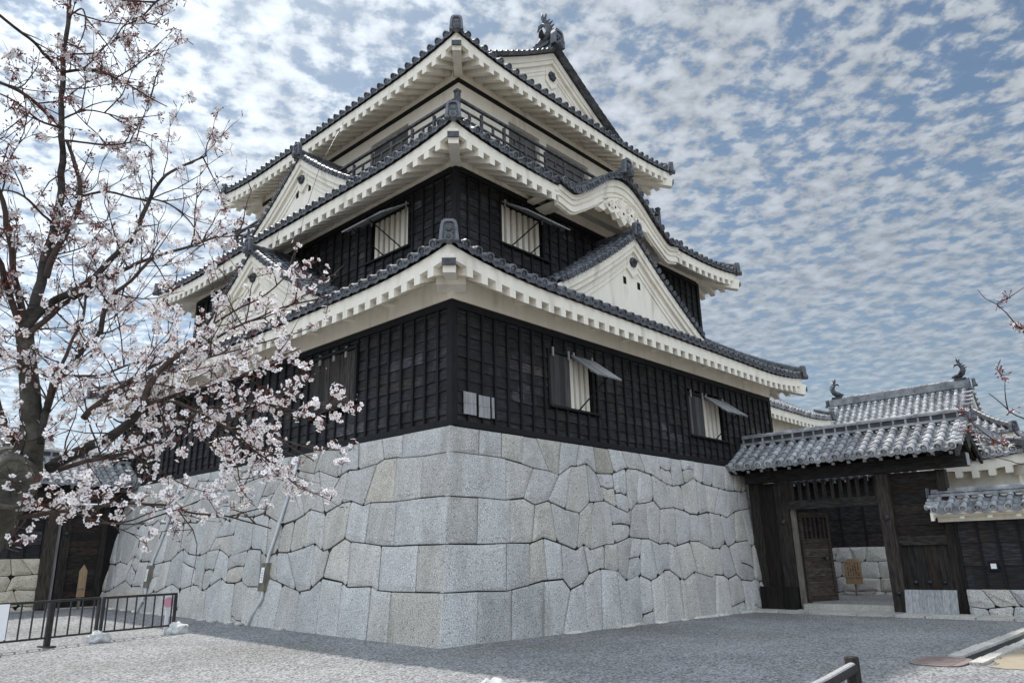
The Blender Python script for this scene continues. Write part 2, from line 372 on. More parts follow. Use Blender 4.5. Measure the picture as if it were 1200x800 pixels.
def side_frames(x0, x1, y0, y1):
    """the four sides of a rectangle: corner, along, inward, length (front, right, back, left)"""
    return [(V((x0,y0,0)), X_, Y_, x1-x0), (V((x1,y0,0)), Y_, -X_, y1-y0), (V((x1,y1,0)), -X_, -Y_, x1-x0), (V((x0,y1,0)), -Y_, X_, y1-y0)]

def skirt_roof(parent, x0, x1, y0, y1, ze, f, run, lift, skips=({}, {}, {}, {}), hip_to=None, rafters=True, fz=(.11, .28, .18), o=1.05, wspec=None, raf=.41):
    """hipped tiled roof round a body; ze: eave height, f(w): rise, run: depth of the slope.
    wspec(side, s) overrides the depth of a row; skips[side]: (s0, s1) gap in the eave"""
    sides = side_frames(x0, x1, y0, y1); b = MB(); fa = MB(); ra = MB(); so_ = MB()
    lf = lambda s, Lo, w: lift*max(0., 1-min(s, Lo-s)/3.4)**2.2*max(0, 1-w/(run+.3))
    roof = None
    for k, (A, t, n, Lo) in enumerate(sides):
        P = lambda s, w, A=A, t=t, n=n, Lo=Lo: A+t*s+n*w+Z_*(ze+f(w)+lf(s, Lo, max(w, 0)))
        wl = (lambda s, k=k: wspec(k, s)) if wspec else (lambda s, Lo=Lo: max(0, min(run, s, Lo-s)))
        gap = skips[k]; sk = (lambda s, g=gap: g[0] < s < g[1]) if gap else None
        field(b, P, t, .10, Lo-.10, wl, skip=sk)
        # plastered fascia and rafter ends below the tiles
        segs = [(0, Lo)] if not gap else [(0, gap[0]), (gap[1], Lo)]
        for (a, c) in segs:
            ns = max(2, int((c-a)/.5)); e = lambda s: max(.07, min(Lo-.07, s))
            for i in range(ns):
                p, q = a+(c-a)*i/ns, a+(c-a)*(i+1)/ns
                zp, zq = ze+lf(p, Lo, 0), ze+lf(q, Lo, 0); top = -fz[0]; bot = -fz[0]-fz[1]
                p_, q_ = e(p), e(q); pi = max(.19, min(Lo-.19, p)); qi = max(.19, min(Lo-.19, q))
                fa.hexa([A+t*p_+n*.07+Z_*(zp+bot), A+t*q_+n*.07+Z_*(zq+bot), A+t*qi+n*.19+Z_*(zq+bot), A+t*pi+n*.19+Z_*(zp+bot),
                         A+t*p_+n*.07+Z_*(zp+top), A+t*q_+n*.07+Z_*(zq+top), A+t*qi+n*.19+Z_*(zq+top), A+t*pi+n*.19+Z_*(zp+top)])
            nr = max(1, round((c-a)/raf)); wr = .175
            for i in range(nr):
                s = a+(c-a)*(i+.5)/nr
                if min(s, Lo-s) < .30: continue
                z = ze+lf(s, Lo, 0)-fz[0]-fz[1]; l = min(o+.05, min(s, Lo-s)-.08)
                z2 = z+f(l)*.96-lf(s, Lo, 0)*.6
                q0 = A+t*(s-wr/2)+n*.072+Z_*(z-fz[2]); q1 = A+t*(s-wr/2)+n*l+Z_*(z2-fz[2])
                ra.hexa([q0, q0+t*wr, q1+t*wr, q1, q0+Z_*(fz[2]+.02), q0+t*wr+Z_*(fz[2]+.02), q1+t*wr+Z_*(fz[2]+.02), q1+Z_*(fz[2]+.02)])
        # soffit between fascia and wall
        nq = 14
        for i in range(nq):
            p, q = Lo*i/nq, Lo*(i+1)/nq
            if gap and gap[0] < (p+q)/2 < gap[1] and False: continue
            pw, qw = (max(.19, min(Lo-.19, x)) for x in (p, q)); pi, qi = (max(o+.05, min(Lo-o-.05, x)) for x in (p, q))
            zz_ = ze-fz[0]-fz[1]+.015
            so_.add([A+t*pw+n*.19+Z_*(zz_+lf(p, Lo, 0)), A+t*qw+n*.19+Z_*(zz_+lf(q, Lo, 0)), A+t*qi+n*(o+.05)+Z_*(zz_+f(o)), A+t*pi+n*(o+.05)+Z_*(zz_+f(o))], [(0,3,2,1)])
    roof = b.build('roof', TILE, parent)
    fa.build('fascia', PLASTER, roof)
    ra.build('rafters', PLASTER, roof); so_.build('soffit', PLASTER, roof)
    for k, (A, t, n, Lo) in enumerate(sides):
        d = (t+n).normalized(); rb = MB(); rn = hip_to or run
        P = lambda w: A+(t+n)*w+Z_*(ze+f(w)+lf(w, Lo, w)+.03)
        ridge(rb, [P(.12+(rn-.12)*i/8) for i in range(9)], .20, .16, .085)
        rb.build('hip_ridge', TILE, roof)
        ob = MB(); onigawara(ob, P(.03)-Z_*.10, -d, .85); ob.build('ridge_end_tile', TILE, roof)
        cb = MB(); c0 = A+(t+n)*.03+Z_*(ze+lift-fz[0]-fz[1]-.16); c1 = A+(t+n)*(o+.1)+Z_*(ze+f(o)-fz[0]-fz[1]-.16)
        cb.bar(c0, c1, .24, .36); cb.build('corner_beam', PLASTER, roof)
        kb = MB(); kb.bar(c0-d*.012+Z_*.02, c0-d*.05+Z_*.02, .27, .14); kb.build('beam_cap', COPPER, roof)
    return roof

def board_wall(b, O, U, Nn, u0, u1, z0, z1, holes=(), course=.23, batten=.40, lean=.03, mi=0, mj=1, zfun=None, tone=(.55, 1.6)):
    """lapped horizontal boards under upright battens; holes: (u0,u1,z0,z1)"""
    O, U, Nn = V(O), V(U), V(Nn); n = round((z1-z0)/course); h = (z1-z0)/n
    def cut(a, c, za, zc):
        iv = [(a, c)]
        for (p, q, y0, y1) in holes:
            if zc <= y0+.02 or za >= y1-.02: continue
            nv = []
            for (s, e) in iv:
                if q <= s or p >= e: nv.append((s, e)); continue
                if p > s: nv.append((s, p))
                if q < e: nv.append((q, e))
            iv = nv
        return iv
    for i in range(n):
        za, zc = z0+i*h, z0+(i+1)*h
        for (s, e) in cut(u0, u1, za, zc):
            x = s-rnd.random()*.3*(lean < .05)
            while x < e-1e-4:
                y = min(e, x+batten*rnd.choice((1, 1, 1, 2, 3))); y = e if e-y < .12 else y; xs = max(s, x)
                tn = rnd.uniform(*tone)*(2.4 if rnd.random() < .06 else 1)*(.5 if rnd.random() < .15 else 1); hu = rnd.random()**4; j = rnd.uniform(-.006, .006); k1, k2 = rnd.uniform(-.012, .012), rnd.uniform(-.012, .012)
                p = O+U*xs; q = O+U*y
                b.add([p+Nn*(lean+j)+Z_*(za+k1), q+Nn*(lean+j+rnd.uniform(-.005, .005))+Z_*(za+k2), q+Nn*(.006+j)+Z_*(zc+.01), p+Nn*(.006+j)+Z_*(zc+.01), p-Nn*.02+Z_*za, q-Nn*.02+Z_*za], [(0,1,2,3), (4,5,1,0)], mi=mi, tone=tn, hue=hu)
                x = y
    nb = round((u1-u0)/batten)
    for i in range(nb+1):
        u = u0+(u1-u0)*i/nb+(rnd.uniform(-.022, .022) if 0 < i < nb else 0); iv = [(z0, z1)]
        for (p, q, y0, y1) in holes:
            if p-.03 < u < q+.03:
                nv = []
                for (s, e) in iv:
                    if y1 <= s or y0 >= e: nv.append((s, e)); continue
                    if y0 > s: nv.append((s, y0))
                    if y1 < e: nv.append((y1, e))
                iv = nv
        for (s, e) in iv:
            w = .055+rnd.uniform(-.010, .012)
            b.obox(O+U*(u-w/2)-Nn*.02+Z_*s, U*w, Nn*.085, Z_*(e-s), mi=mj)

def gable(parent, O, U, Nn, cu, half, zb, zp, depth, zmain, over=.22, vents=True, roof_name='gable_roof', bw=.36):
    """triangular dormer gable; O+U*u+Nn*d: Nn points outward; the ridge runs inward by depth; zmain(d): height of the roof it grows from"""
    O, U, Nn = V(O), V(U), V(Nn)
    H = zp-zb
    def zc(t): return zb+H*(1-t)*(1-.16*t*1.0) if t <= 1 else zb-(t-1)*H*.7     # t: 0 ridge .. 1 eave, slightly hollow
    pt = lambda u, d, z: O+U*u+Nn*d+Z_*z
    tb = MB()
    for sgn in (-1, 1):
        P = lambda s, w, sgn=sgn: pt(cu+sgn*half*(1.04-w), over-s, zc(max(0, 1.04-w))+.06)
        def wlen(s): return 1.02
        def w0(s):
            d = over-s; zm = zmain(d)-.06
            for k in range(50):
                w = k/50*1.02
                if zc(max(0, 1.04-w)) >= zm: return w
            return 1.02
        field(tb, P, -Nn, .10, depth+over, wlen, skip=None, w0=w0, spacing=.31, r=.085)
        # verge tiles along the edge of the gable
        nv = int((half*1.25)/.25)
        for i in range(nv):
            t = (i+.6)/nv*1.0
            p = pt(cu+sgn*half*t, over+.05, zc(t)+.03); tile_row(tb, [p, p-Nn*.16, p-Nn*.32], (U*half+Z_*(zc(t+.01)-zc(t-.01))/.02*sgn*1).normalized(), .07, .16)
    g = tb.build(roof_name, TILE, parent)
    rb = MB(); ridge(rb, [pt(cu, over-.02-i*(depth+over)/6, zp+.03) for i in range(7)], .24, .16, .085); rb.build('gable_ridge', TILE, g)
    ob = MB(); onigawara(ob, pt(cu, over+.08, zp+.02), Nn, .85); ob.build('ridge_end_tile', TILE, g)
    # wall of the gable and stepped bargeboards
    wb = MB(); n = 12
    poly = [pt(cu-half*.97, 0, zb-.3)]+[pt(cu+half*.97*(-1+2*i/(2*n)), 0, zc(abs(-1+2*i/(2*n))*.97)-.05) for i in range(2*n+1)]+[pt(cu+half*.97, 0, zb-.3)]
    wb.prism(poly, -Nn*.12); gw = wb.build('gable_wall', PLASTER, parent)
    hb = MB()
    for (d0, d1, a, c) in ((.0, over-.02, .02, bw*.62), (.0, over-.075, bw*.62, bw), (.0, .055, bw, bw*1.5), (.0, .028, bw*1.5, bw*1.85)):
        for sgn in (-1, 1):
            for i in range(n):
                t0, t1 = i/n*1.03, (i+1)/n*1.03; k = 1+.25*0
                q = [pt(cu+sgn*half*t0, 0, zc(t0)-a*1.2), pt(cu+sgn*half*t1, 0, zc(t1)-a*1.2), pt(cu+sgn*half*t1, 0, zc(t1)-c*1.2), pt(cu+sgn*half*t0, 0, zc(t0)-c*1.2)]
                hb.hexa([p+Nn*d0 for p in q]+[p+Nn*d1 for p in q])
    hb.build('bargeboard', PLASTER, gw)
    # pendant with a six-petal boss under the apex
    pb = MB(); zt = zp-bw*1.55
    out = [(-.30, -.02), (.30, -.02), (.24, -.30), (.28, -.46), (.10, -.60), (0, -.68), (-.10, -.60), (-.28, -.46), (-.24, -.30)]
    pb.prism([pt(cu+x, .0, zt+z) for x, z in out], Nn*.07)
    pb.build('gable_pendant', PLASTER, gw)
    sb = MB()
    for j in range(6):
        a = j*math.pi/3; c = pt(cu+.085*math.cos(a), .07, zt-.22+.085*math.sin(a)); sb.tube([c, c+Nn*.07, c+Nn*.10], [.07, .07, .03], 8, smooth=False)
    c = pt(cu, .07, zt-.22); sb.tube([c, c+Nn*.15, c+Nn*.19], [.06, .055, .02], 8, smooth=False); sb.build('gable_boss', COPPER, gw)
    if vents:
        for sx in (-.36, .36):
            vb = MB(); z = zb+H*.36
            vb.obox(pt(cu+sx-.075, -.02, z), U*.15, Nn*.026, Z_*.22); vb.build('gable_vent', DARK, gw)
    return g

def window(parent, O, U, Nn, u0, u1, z0, z1, bars, solid=None, shutter=None, props=(), open_=R(52), nb=6, plain=MB):
    """barred castle window with a top-hung board shutter on props"""
    O, U, Nn = V(O), V(U), V(Nn); pt = lambda u, d, z: O+U*u+Nn*d+Z_*z
    fb = MB()
    fb.obox(pt(u0-.06, -.02, z0-.07), U*(u1-u0+.30), Nn*.13, Z_*.05)
    fb.obox(pt(u0-.07, -.05, z0-.02), U*.07, Nn*.10, Z_*(z1-z0+.06)); fb.obox(pt(u1, -.05, z0-.02), U*.07, Nn*.10, Z_*(z1-z0+.06))
    fb.obox(pt(u0-.07, -.05, z1+.04), U*(u1-u0+.14), Nn*.11, Z_*.07)
    w = fb.build('window', BATTEN, parent)
    kb = MB(); kb.obox(pt(u0, -.24, z0-.02), U*(u1-u0), Nn*.03, Z_*(z1-z0+.06)); kb.build('recess', DARK, w)
    bb = MB(); n = nb; sp = (bars[1]-bars[0])/n
    for i in range(n): bb.obox(pt(bars[0]+i*sp+.02, -.15, z0-.018), U*sp*.56, Nn*.13, Z_*(z1-z0+.055))
    bb.build('plastered_bars', PLASTER, w)
    if solid:
        sb = MB(); k = max(2, round((solid[1]-solid[0])/.22)); ww = (solid[1]-solid[0])/k
        for i in range(k): sb.obox(pt(solid[0]+i*ww, -.06, z0-.018), U*(ww-.008), Nn*(.06+.006*(i % 2)), Z_*(z1-z0+.05), tone=rnd.uniform(.10, .35))
        sb.build('fixed_boards', GREYWOOD, w)
    if shutter:
        a, c, ln = shutter; kb = MB(); k = 5; ww = (c-a)/k
        dvec = Nn*math.sin(open_)-Z_*math.cos(open_); nrm = Nn*math.cos(open_)+Z_*math.sin(open_); h0 = pt(0, .06, z1+.06)
        for i in range(k): kb.obox(h0+U*(a+i*ww), U*(ww-.006), dvec*ln, nrm*.035, tone=rnd.uniform(.5, 1.1))
        for q in (.25, .75): kb.obox(h0+U*a+dvec*ln*q-nrm*.03, U*(c-a), dvec*.06, nrm*.03, tone=.5)
        sh = kb.build('shutter', GREYWOOD, w)
        for (pu, pz) in props:
            pb = MB(); pb.tube([pt(pu, .03, z0+pz), h0+U*(pu+.42)+dvec*ln*.80], .018, 6); pb.build('prop_stick', BATTEN, w)
    for q in ([a for a in (shutter and (shutter[0]+.12, shutter[1]-.12) or ())] + [x for x in (solid and (solid[0]+.1, solid[1]-.1) or ())]):
        hb = MB(); hb.obox(pt(q-.025, .055, z1-.06), U*.05, Nn*.03, Z_*.22); hb.build('hinge', GREYWOOD, w)
    return w

# ------------------------------------------------------------------ the castle tower
LX, LY = 14.95, 17.2
tower = thing('castle_tower', (LX/2, LY/2, 4.0), 'three tiered castle keep with black board walls, white gables and grey tiled roofs', 'castle')
TH = 4.0
f1 = lambda w: .50*w+.035*w*w
f2 = lambda w: .45*w+.03*w*w
f3 = lambda w: .44*w+.0196*w*w
# cores so that nothing is hollow
core = MB()
core.box(.13, LX-.13, .13, LY-.13, TH, 7.3); core.box(1.63, LX-1.63, 1.63, LY-1.63, 7.31, 11.9)
core.build('inner_core', DARK, tower)
def storey(x0, y0, z0, z1, holes_front, holes_left, batten=.40):
    x1, y1 = LX-x0, LY-y0; b = MB()
    board_wall(b, (x0, y0, 0), X_, -Y_, 0, x1-x0, z0, z1, holes_front, batten=batten)
    board_wall(b, (x0, y1, 0), -Y_, -X_, 0, y1-y0, z0, z1, [(y1-y0-q, y1-y0-p, a, c) for p, q, a, c in holes_left], batten=batten)
    board_wall(b, (x1, y0, 0), Y_, X_, 0, y1-y0, z0, z1, (), batten=.8, course=.4)
    board_wall(b, (x1, y1, 0), -X_, Y_, 0, x1-x0, z0, z1, (), batten=.8, course=.4)
    for (x, y) in ((x0, y0), (x1, y0), (x0, y1), (x1, y1)):
        b.box(x-.08, x+.08, y-.08, y+.08, z0, z1, mi=1)
    # foot and head rails
    for (A, t, n, Lo) in side_frames(x0, x1, y0, y1):
        b.obox(A+t*.08-n*.075+Z_*(z0-.01), t*(Lo-.16), n*.06, Z_*.12, mi=1); b.obox(A+t*.08-n*.085+Z_*(z1-.16), t*(Lo-.16), n*.06, Z_*.15, mi=1)
    return b.build('wall', (BOARD, BATTEN), tower)
w1h = [(3.0, 4.72, 4.84, 6.10), (9.35, 11.45, 4.80, 6.02)]
w1l = [(3.2, 5.2, 4.92, 6.25)]
wall1 = storey(0, 0, 4.02, 6.64, w1h, w1l)
w2h = [(1.58, 3.28, 9.38, 10.50)]; w2l = [(1.80, 3.42, 9.38, 10.52)]
wall2 = storey(1.5, 1.5, 8.0, 10.97, w2h, w2l)
def band(x0, y0, z0, z1, out=.055, th=.2, name='plaster_band', m=PLASTER):
    b = MB(); x1, y1 = LX-x0, LY-y0
    b.box(x0-out, x1+out, y0-out, y0-out+th, z0, z1); b.box(x0-out, x1+out, y1+out-th, y1+out, z0, z1)
    b.box(x0-out, x0-out+th, y0-out+th, y1+out-th, z0, z1); b.box(x1+out-th, x1+out, y0-out+th, y1+out-th, z0, z1)
    return b.build(name, m, tower)
p1 = band(0, 0, 6.64, 7.75, .10); p2 = band(1.5, 1.5, 10.97, 11.72, .10)
# small plastered arm ends that poke out of the lower band
for i in range(9):
    b = MB(); x = 1.9+1.42*i; b.box(x-.11, x+.11, -.40, -.09, 6.95, 7.16); b.build('arm_end', PLASTER, p1)
for i in range(10):
    b = MB(); y = 1.9+1.5*i; b.box(-.40, -.09, y-.11, y+.11, 6.95, 7.16); b.build('arm_end', PLASTER, p1)
for (y0, t) in ((0, 0),):
    b = MB(); b.obox(V((-.60, -.18, 6.78)), V((.42, -.42, 0)), V((.34, .34, 0)), Z_*.42); b.build('arm_end', PLASTER, p1)

o1 = 1.02
roof1 = skirt_roof(tower, -o1, LX+o1, -o1, LY+o1, 7.18, f1, o1+1.45, .26, o=o1)
o2 = 1.15
KC = 7.3                                           # centre of the curved gable
roof2 = skirt_roof(tower, 1.5-o2, LX-1.5+o2, 1.5-o2, LY-1.5+o2, 11.14, f2, o2+1.45, .26, o=o2,
                   skips=((4.25-.35, 10.35-.35), None, None, None))
# windows
window(tower, (0,0,0), X_, -Y_, 3.05, 4.68, 4.84, 6.06, (3.86, 4.68), (3.05, 3.84), (3.82, 4.80, .98), ((4.10, -.02),), nb=4)
window(tower, (0,0,0), X_, -Y_, 9.40, 11.42, 4.80, 5.96, (10.34, 11.42), (9.40, 10.3), (10.3, 11.6, .92), ((10.9, 0),), nb=4)
window(tower, (0,1.5,0), X_, -Y_, 3.10, 4.76, 9.38, 10.46, (3.10, 4.76), None, (3.10, 4.85, 1.05), ((3.5, .02), (4.25, .02)), open_=R(58), nb=7)
window(tower, (1.5,0,0), Y_, -X_, 3.30, 4.90, 9.38, 10.48, (3.30, 4.90), None, (3.25, 5.0, 1.05), ((3.6, .02), (4.35, .02)), open_=R(58), nb=7)
# closed shutter on the left face
b = MB(); b.obox((-.03, 3.22, 4.90), Y_*2.0, -X_*.07, Z_*.08); b.obox((-.03, 3.16, 6.26), Y_*2.1, -X_*.08, Z_*.08)
b.obox((-.03, 3.16, 4.98), Y_*.08, -X_*.07, Z_*1.28); b.obox((-.03, 5.2, 4.98), Y_*.08, -X_*.07, Z_*1.28)
cw = b.build('window', BATTEN, tower); b = MB()
for i in range(9): b.obox((-.01, 3.25+i*.216, 4.98), Y_*.208, -X_*(.035+.008*(i % 2)), Z_*1.27, tone=rnd.uniform(.8, 2.2))
b.build('shutter', WOODV, cw)
for y in (3.6, 4.1, 4.7):
    b = MB(); b.obox((-.06, y, 6.12), Y_*.07, -X_*.03, Z_*.26); b.build('hinge', GREYWOOD, cw)
# pale new boards let into the foot of the front wall
for (a, c, z0, z1) in ((.25, .60, 4.27, 4.73), (.68, 1.00, 4.25, 4.71), (1.06, 1.13, 4.27, 4.71)):
    b = MB(); b.obox((a, -.070, z0), X_*(c-a), -Y_*.014, Z_*(z1-z0-.235)); b.obox((a, -.066, z1-.228), X_*(c-a), -Y_*.014, Z_*.228)
    b.build('patch_board', GREYWOOD, tower)

# gables on the first roof
zm1 = lambda off: lambda d: 7.18+f1(max(0, o1+off-d))      # d measured outward from the plane of the gable
gable(tower, (0, .36, 0), X_, -Y_, 7.42, 3.60, 8.10, 10.46, 1.5, zm1(.36))
gable(tower, (.10, 0, 0), Y_, -X_, 8.70, 3.75, 8.0, 10.36, 1.7, zm1(.10))
zm2 = lambda d: 11.14+f2(max(0, 1.46-.35-d))
gable(tower, (1.46, 0, 0), Y_, -X_, 8.66, 2.95, 12.1, 14.10, 1.6, zm2)

# curved (undulating) gable over the front of the second roof
KA, KB = 4.25, 10.35; KH = (KB-KA)/2
def kz(x):
    t = abs(x-KC)/KH
    if t >= 1: return 11.14
    bell = .5*(1+math.cos(math.pi*min(1, t/.82)))
    return 11.14+1.24*bell**.9-.10*math.exp(-((t-.82)/.11)**2)*(t < 1)
yk = 1.5-o2                                        # eave line y
kb_ = MB()
KP = lambda s, w: V((s, yk-.12+w, kz(s)+.10*w+.01))
def kw(s):
    t = abs(s-KC)/KH
    return 2.1 if t < .62 else max(.4, (kz(s)-11.14)/.34+.5)
field(kb_, KP, X_, KA+.05, KB-.05, kw, spacing=.27)
kr = kb_.build('curved_gable_roof', TILE, tower)
rb = MB(); ridge(rb, [V((KC, yk-.12+i*.35, kz(KC)+.04+.03*i)) for i in range(7)], .24, .22, .085); rb.build('gable_ridge', TILE, kr)
ob = MB(); onigawara(ob, (KC, yk-.18, kz(KC)+.12), -Y_, 1.0); ob.build('ridge_end_tile', TILE, kr)
bb = MB(); n = 44
for (d0, d1, a, c, ext) in ((.0, .22, .07, .22, 0), (.0, .17, .22, .36, 0), (.0, .13, .36, .42, .1), (0, .16, .42, .56, .1), (0, .10, .56, .62, .2)):
    for i in range(n):
        xa, xb = KA+(KB-KA)*i/n, KA+(KB-KA)*(i+1)/n
        def th(x): t = abs(x-KC)/KH; return 1.+.38*math.exp(-(t/.42)**2)
        y1 = yk+.23
        q = [V((xa, y1, kz(xa)-a*th(xa))), V((xb, y1, kz(xb)-a*th(xb))), V((xb, y1, kz(xb)-c*th(xb))), V((xa, y1, kz(xa)-c*th(xa)))]
        bb.hexa([p-Y_*d0 for p in q]+[p-Y_*d1 for p in q])
kbd = bb.build('curved_bargeboard', PLASTER, kr)
# carved scroll pendant
cb = MB(); zc0 = kz(KC)-1.02
out = [(-1.5, .16), (-1.2, -.02), (-.95, .02), (-.75, -.16), (-.55, -.14), (-.42, -.34), (-.2, -.32), (0, -.50), (.2, -.32), (.42, -.34), (.55, -.14), (.75, -.16), (.95, .02), (1.2, -.02), (1.5, .16), (.8, .36), (0, .46), (-.8, .36)]
dk = lambda x: (kz(KC+x)-kz(KC))*.80
cb.prism([V((KC+x, yk+.20, zc0+z+dk(x))) for x, z in [(p*.86, q) for p, q in out]], -Y_*.16)
for sg in (-1, 1):
    for (cx, cz_, r, tn) in ((.24, .14, .16, 1.4), (.60, .10, .15, 1.2), (.22, -.20, .12, 1.), (.90, .12, .10, 1.)):
        pts = [V((KC+sg*(cx+r*(1-k/24)*math.cos(k*.55)), yk+.03, zc0+cz_+dk(sg*cx)+r*(1-k/24)*math.sin(k*.55))) for k in range(22)]
        cb.tube(pts, .026, 6)
    cb.tube([V((KC+sg*(.05+i*.12), yk+.03, zc0+.36+dk(.05+i*.12))) for i in range(9)], .024, 6)
for (x, z) in ((-.42, .02), (.42, .02), (0, -.12), (-.75, .10), (.75, .10)):
    kq = MB(); c = V((KC+x, yk+.045, zc0+z+dk(x))); kq.tube([c, c-Y_*.012], .045, 9, smooth=False); kq.build('carving_hole', GAP, kbd)
cb.build('carved_pendant', PLASTER, kbd)
# recess behind the curved bargeboard: plastered tympanum and its ceiling
tb = MB(); n = 24
for i in range(n):
    xa, xb = KA+.2+(KB-KA-.4)*i/n, KA+.2+(KB-KA-.4)*(i+1)/n
    za, zb_ = kz(xa)-.30, kz(xb)-.30
    tb.add([(xa, yk+.232, za), (xb, yk+.232, zb_), (xb, 1.45, zb_), (xa, 1.45, za)], [(0,1,2,3)])
    tb.add([(xa, 1.30, 11.3), (xb, 1.30, 11.3), (xb, 1.30, max(11.31, zb_+.02)), (xa, 1.30, max(11.31, za+.02))], [(0,1,2,3)])
tb.build('curved_soffit', PLASTER, kr)
for x in (KA-.02, KB+.02):
    b = MB(); b.box(x-.13, x+.13, yk+.05, 1.42, 10.86, 11.2-.38+.1); b.build('bracket_arm', PLASTER, kr)

# third storey: white plaster with a balcony
D3 = 3.0; Z3a, Z3b = 12.3, 14.95
S3x, S3y = LX-D3, LY-D3
b = MB(); th = .18
def wall_open(b, A, t, n, Lo, ops, z0, z1):
    u = 0
    for (p, q, a, c) in ops+[(Lo, Lo, 0, 0)]:
        if p > u: b.obox(A+t*u+Z_*z0, t*(p-u), n*th, Z_*(z1-z0))
        if q > p:
            b.obox(A+t*p+Z_*z0, t*(q-p), n*th, Z_*(a-z0)); b.obox(A+t*p+Z_*c, t*(q-p), n*th, Z_*(z1-c))
        u = q
opsF = [(2.15, 3.62, 13.15, 14.62), (3.98, 6.25, 13.15, 14.62)]
opsL = [(2.3, 4.25, 13.15, 14.62), (6.9, 8.9, 13.15, 14.62)]
fr = side_frames(D3, S3x, D3, S3y)
wall_open(b, fr[0][0], fr[0][1], fr[0][2], fr[0][3], opsF, Z3a, Z3b)
A, t, n, Lo = fr[3]; A = A - Y_*th; Lo2 = Lo-2*th
wall_open(b, A, t, n, Lo2, [(Lo-th-q, Lo-th-p, a, c) for p, q, a, c in sorted(opsL, reverse=True)], Z3a, Z3b)
b.box(S3x-th, S3x, D3+th, S3y-th, Z3a, Z3b); b.box(D3, S3x, S3y-th, S3y, Z3a, Z3b)
w3 = b.build('wall', PLASTER, tower)
for (p, q, a, c) in opsF: b = MB(); b.box(D3+p, D3+q, D3+th+.012, D3+th+.05, a-.05, c+.05); b.build('sliding_panel', GREYPANEL, w3)
for (p, q, a, c) in opsL: b = MB(); b.box(D3+th+.012, D3+th+.05, D3+p, D3+q, a-.05, c+.05); b.build('sliding_panel', GREYPANEL, w3)
b = MB()
for (p, q, a, c) in opsF:
    k = max(1, round((q-p)/.95))
    for i in range(1, k): b.box(D3+p+(q-p)*i/k-.03, D3+p+(q-p)*i/k+.03, D3+th-.03, D3+th+.01, a, c)
for (p, q, a, c) in opsL: b.box(D3+th-.03, D3+th+.01, D3+(p+q)/2-.03, D3+(p+q)/2+.03, a, c)
b.build('panel_frame', GREYPANEL, w3)
band(D3, D3, 14.94, 15.07, .05, .2, 'dark_beam', BATTEN)
band(D3, D3, 15.07, 16.0, .02, .2)
b = MB(); b.box(D3+.2, S3x-.2, D3+.2, S3y-.2, 12.5, 16.4); b.build('inner_core', DARK, tower)
# balcony
DB = 2.32
b = MB(); th2 = .1
b.box(DB-.12, LX-DB+.12, DB-.12, D3-.005, 12.86, 12.95); b.box(DB-.12, D3-.005, D3-.005, LY-DB+.12, 12.86, 12.95)
b.box(S3x+.005, LX-DB+.12, D3-.005, LY-DB+.12, 12.86, 12.95); b.box(D3-.005, S3x+.005, S3y+.005, LY-DB+.12, 12.86, 12.95)
bal = b.build('balcony_floor', WOOD, tower)
RAIL = mat('weathered_rail_timber', (.014, .014, .017), (.10, .10, .108), 3, .7, .3, 20., stretch=(3, 3, 3), tone=True)
for k, (A, t, n, Lo) in enumerate(side_frames(DB, LX-DB, DB, LY-DB)):
    b = MB(); npost = 11 if k % 2 == 0 else 13
    for i in range(npost):
        p = A+t*(Lo*i/npost); newel = i == 0; w = .13 if newel else .075
        b.box(p.x-w/2, p.x+w/2, p.y-w/2, p.y+w/2, 12.95, 13.92 if newel else 13.62)
        if newel: b.box(p.x-w*.62, p.x+w*.62, p.y-w*.62, p.y+w*.62, 13.92, 13.99)
    for (z, h, w) in ((13.70, .07, .09), (13.42, .05, .055), (13.16, .05, .055)):
        b.obox(A+t*.07-n*w/2+Z_*z, t*(Lo-.14), n*w, Z_*h)
    for i in range(npost*2):
        if i % 2: p = A+t*(Lo*i/npost/2); b.box(p.x-.03, p.x+.03, p.y-.03, p.y+.03, 13.21, 13.42)
    b.build('railing', RAIL, bal)

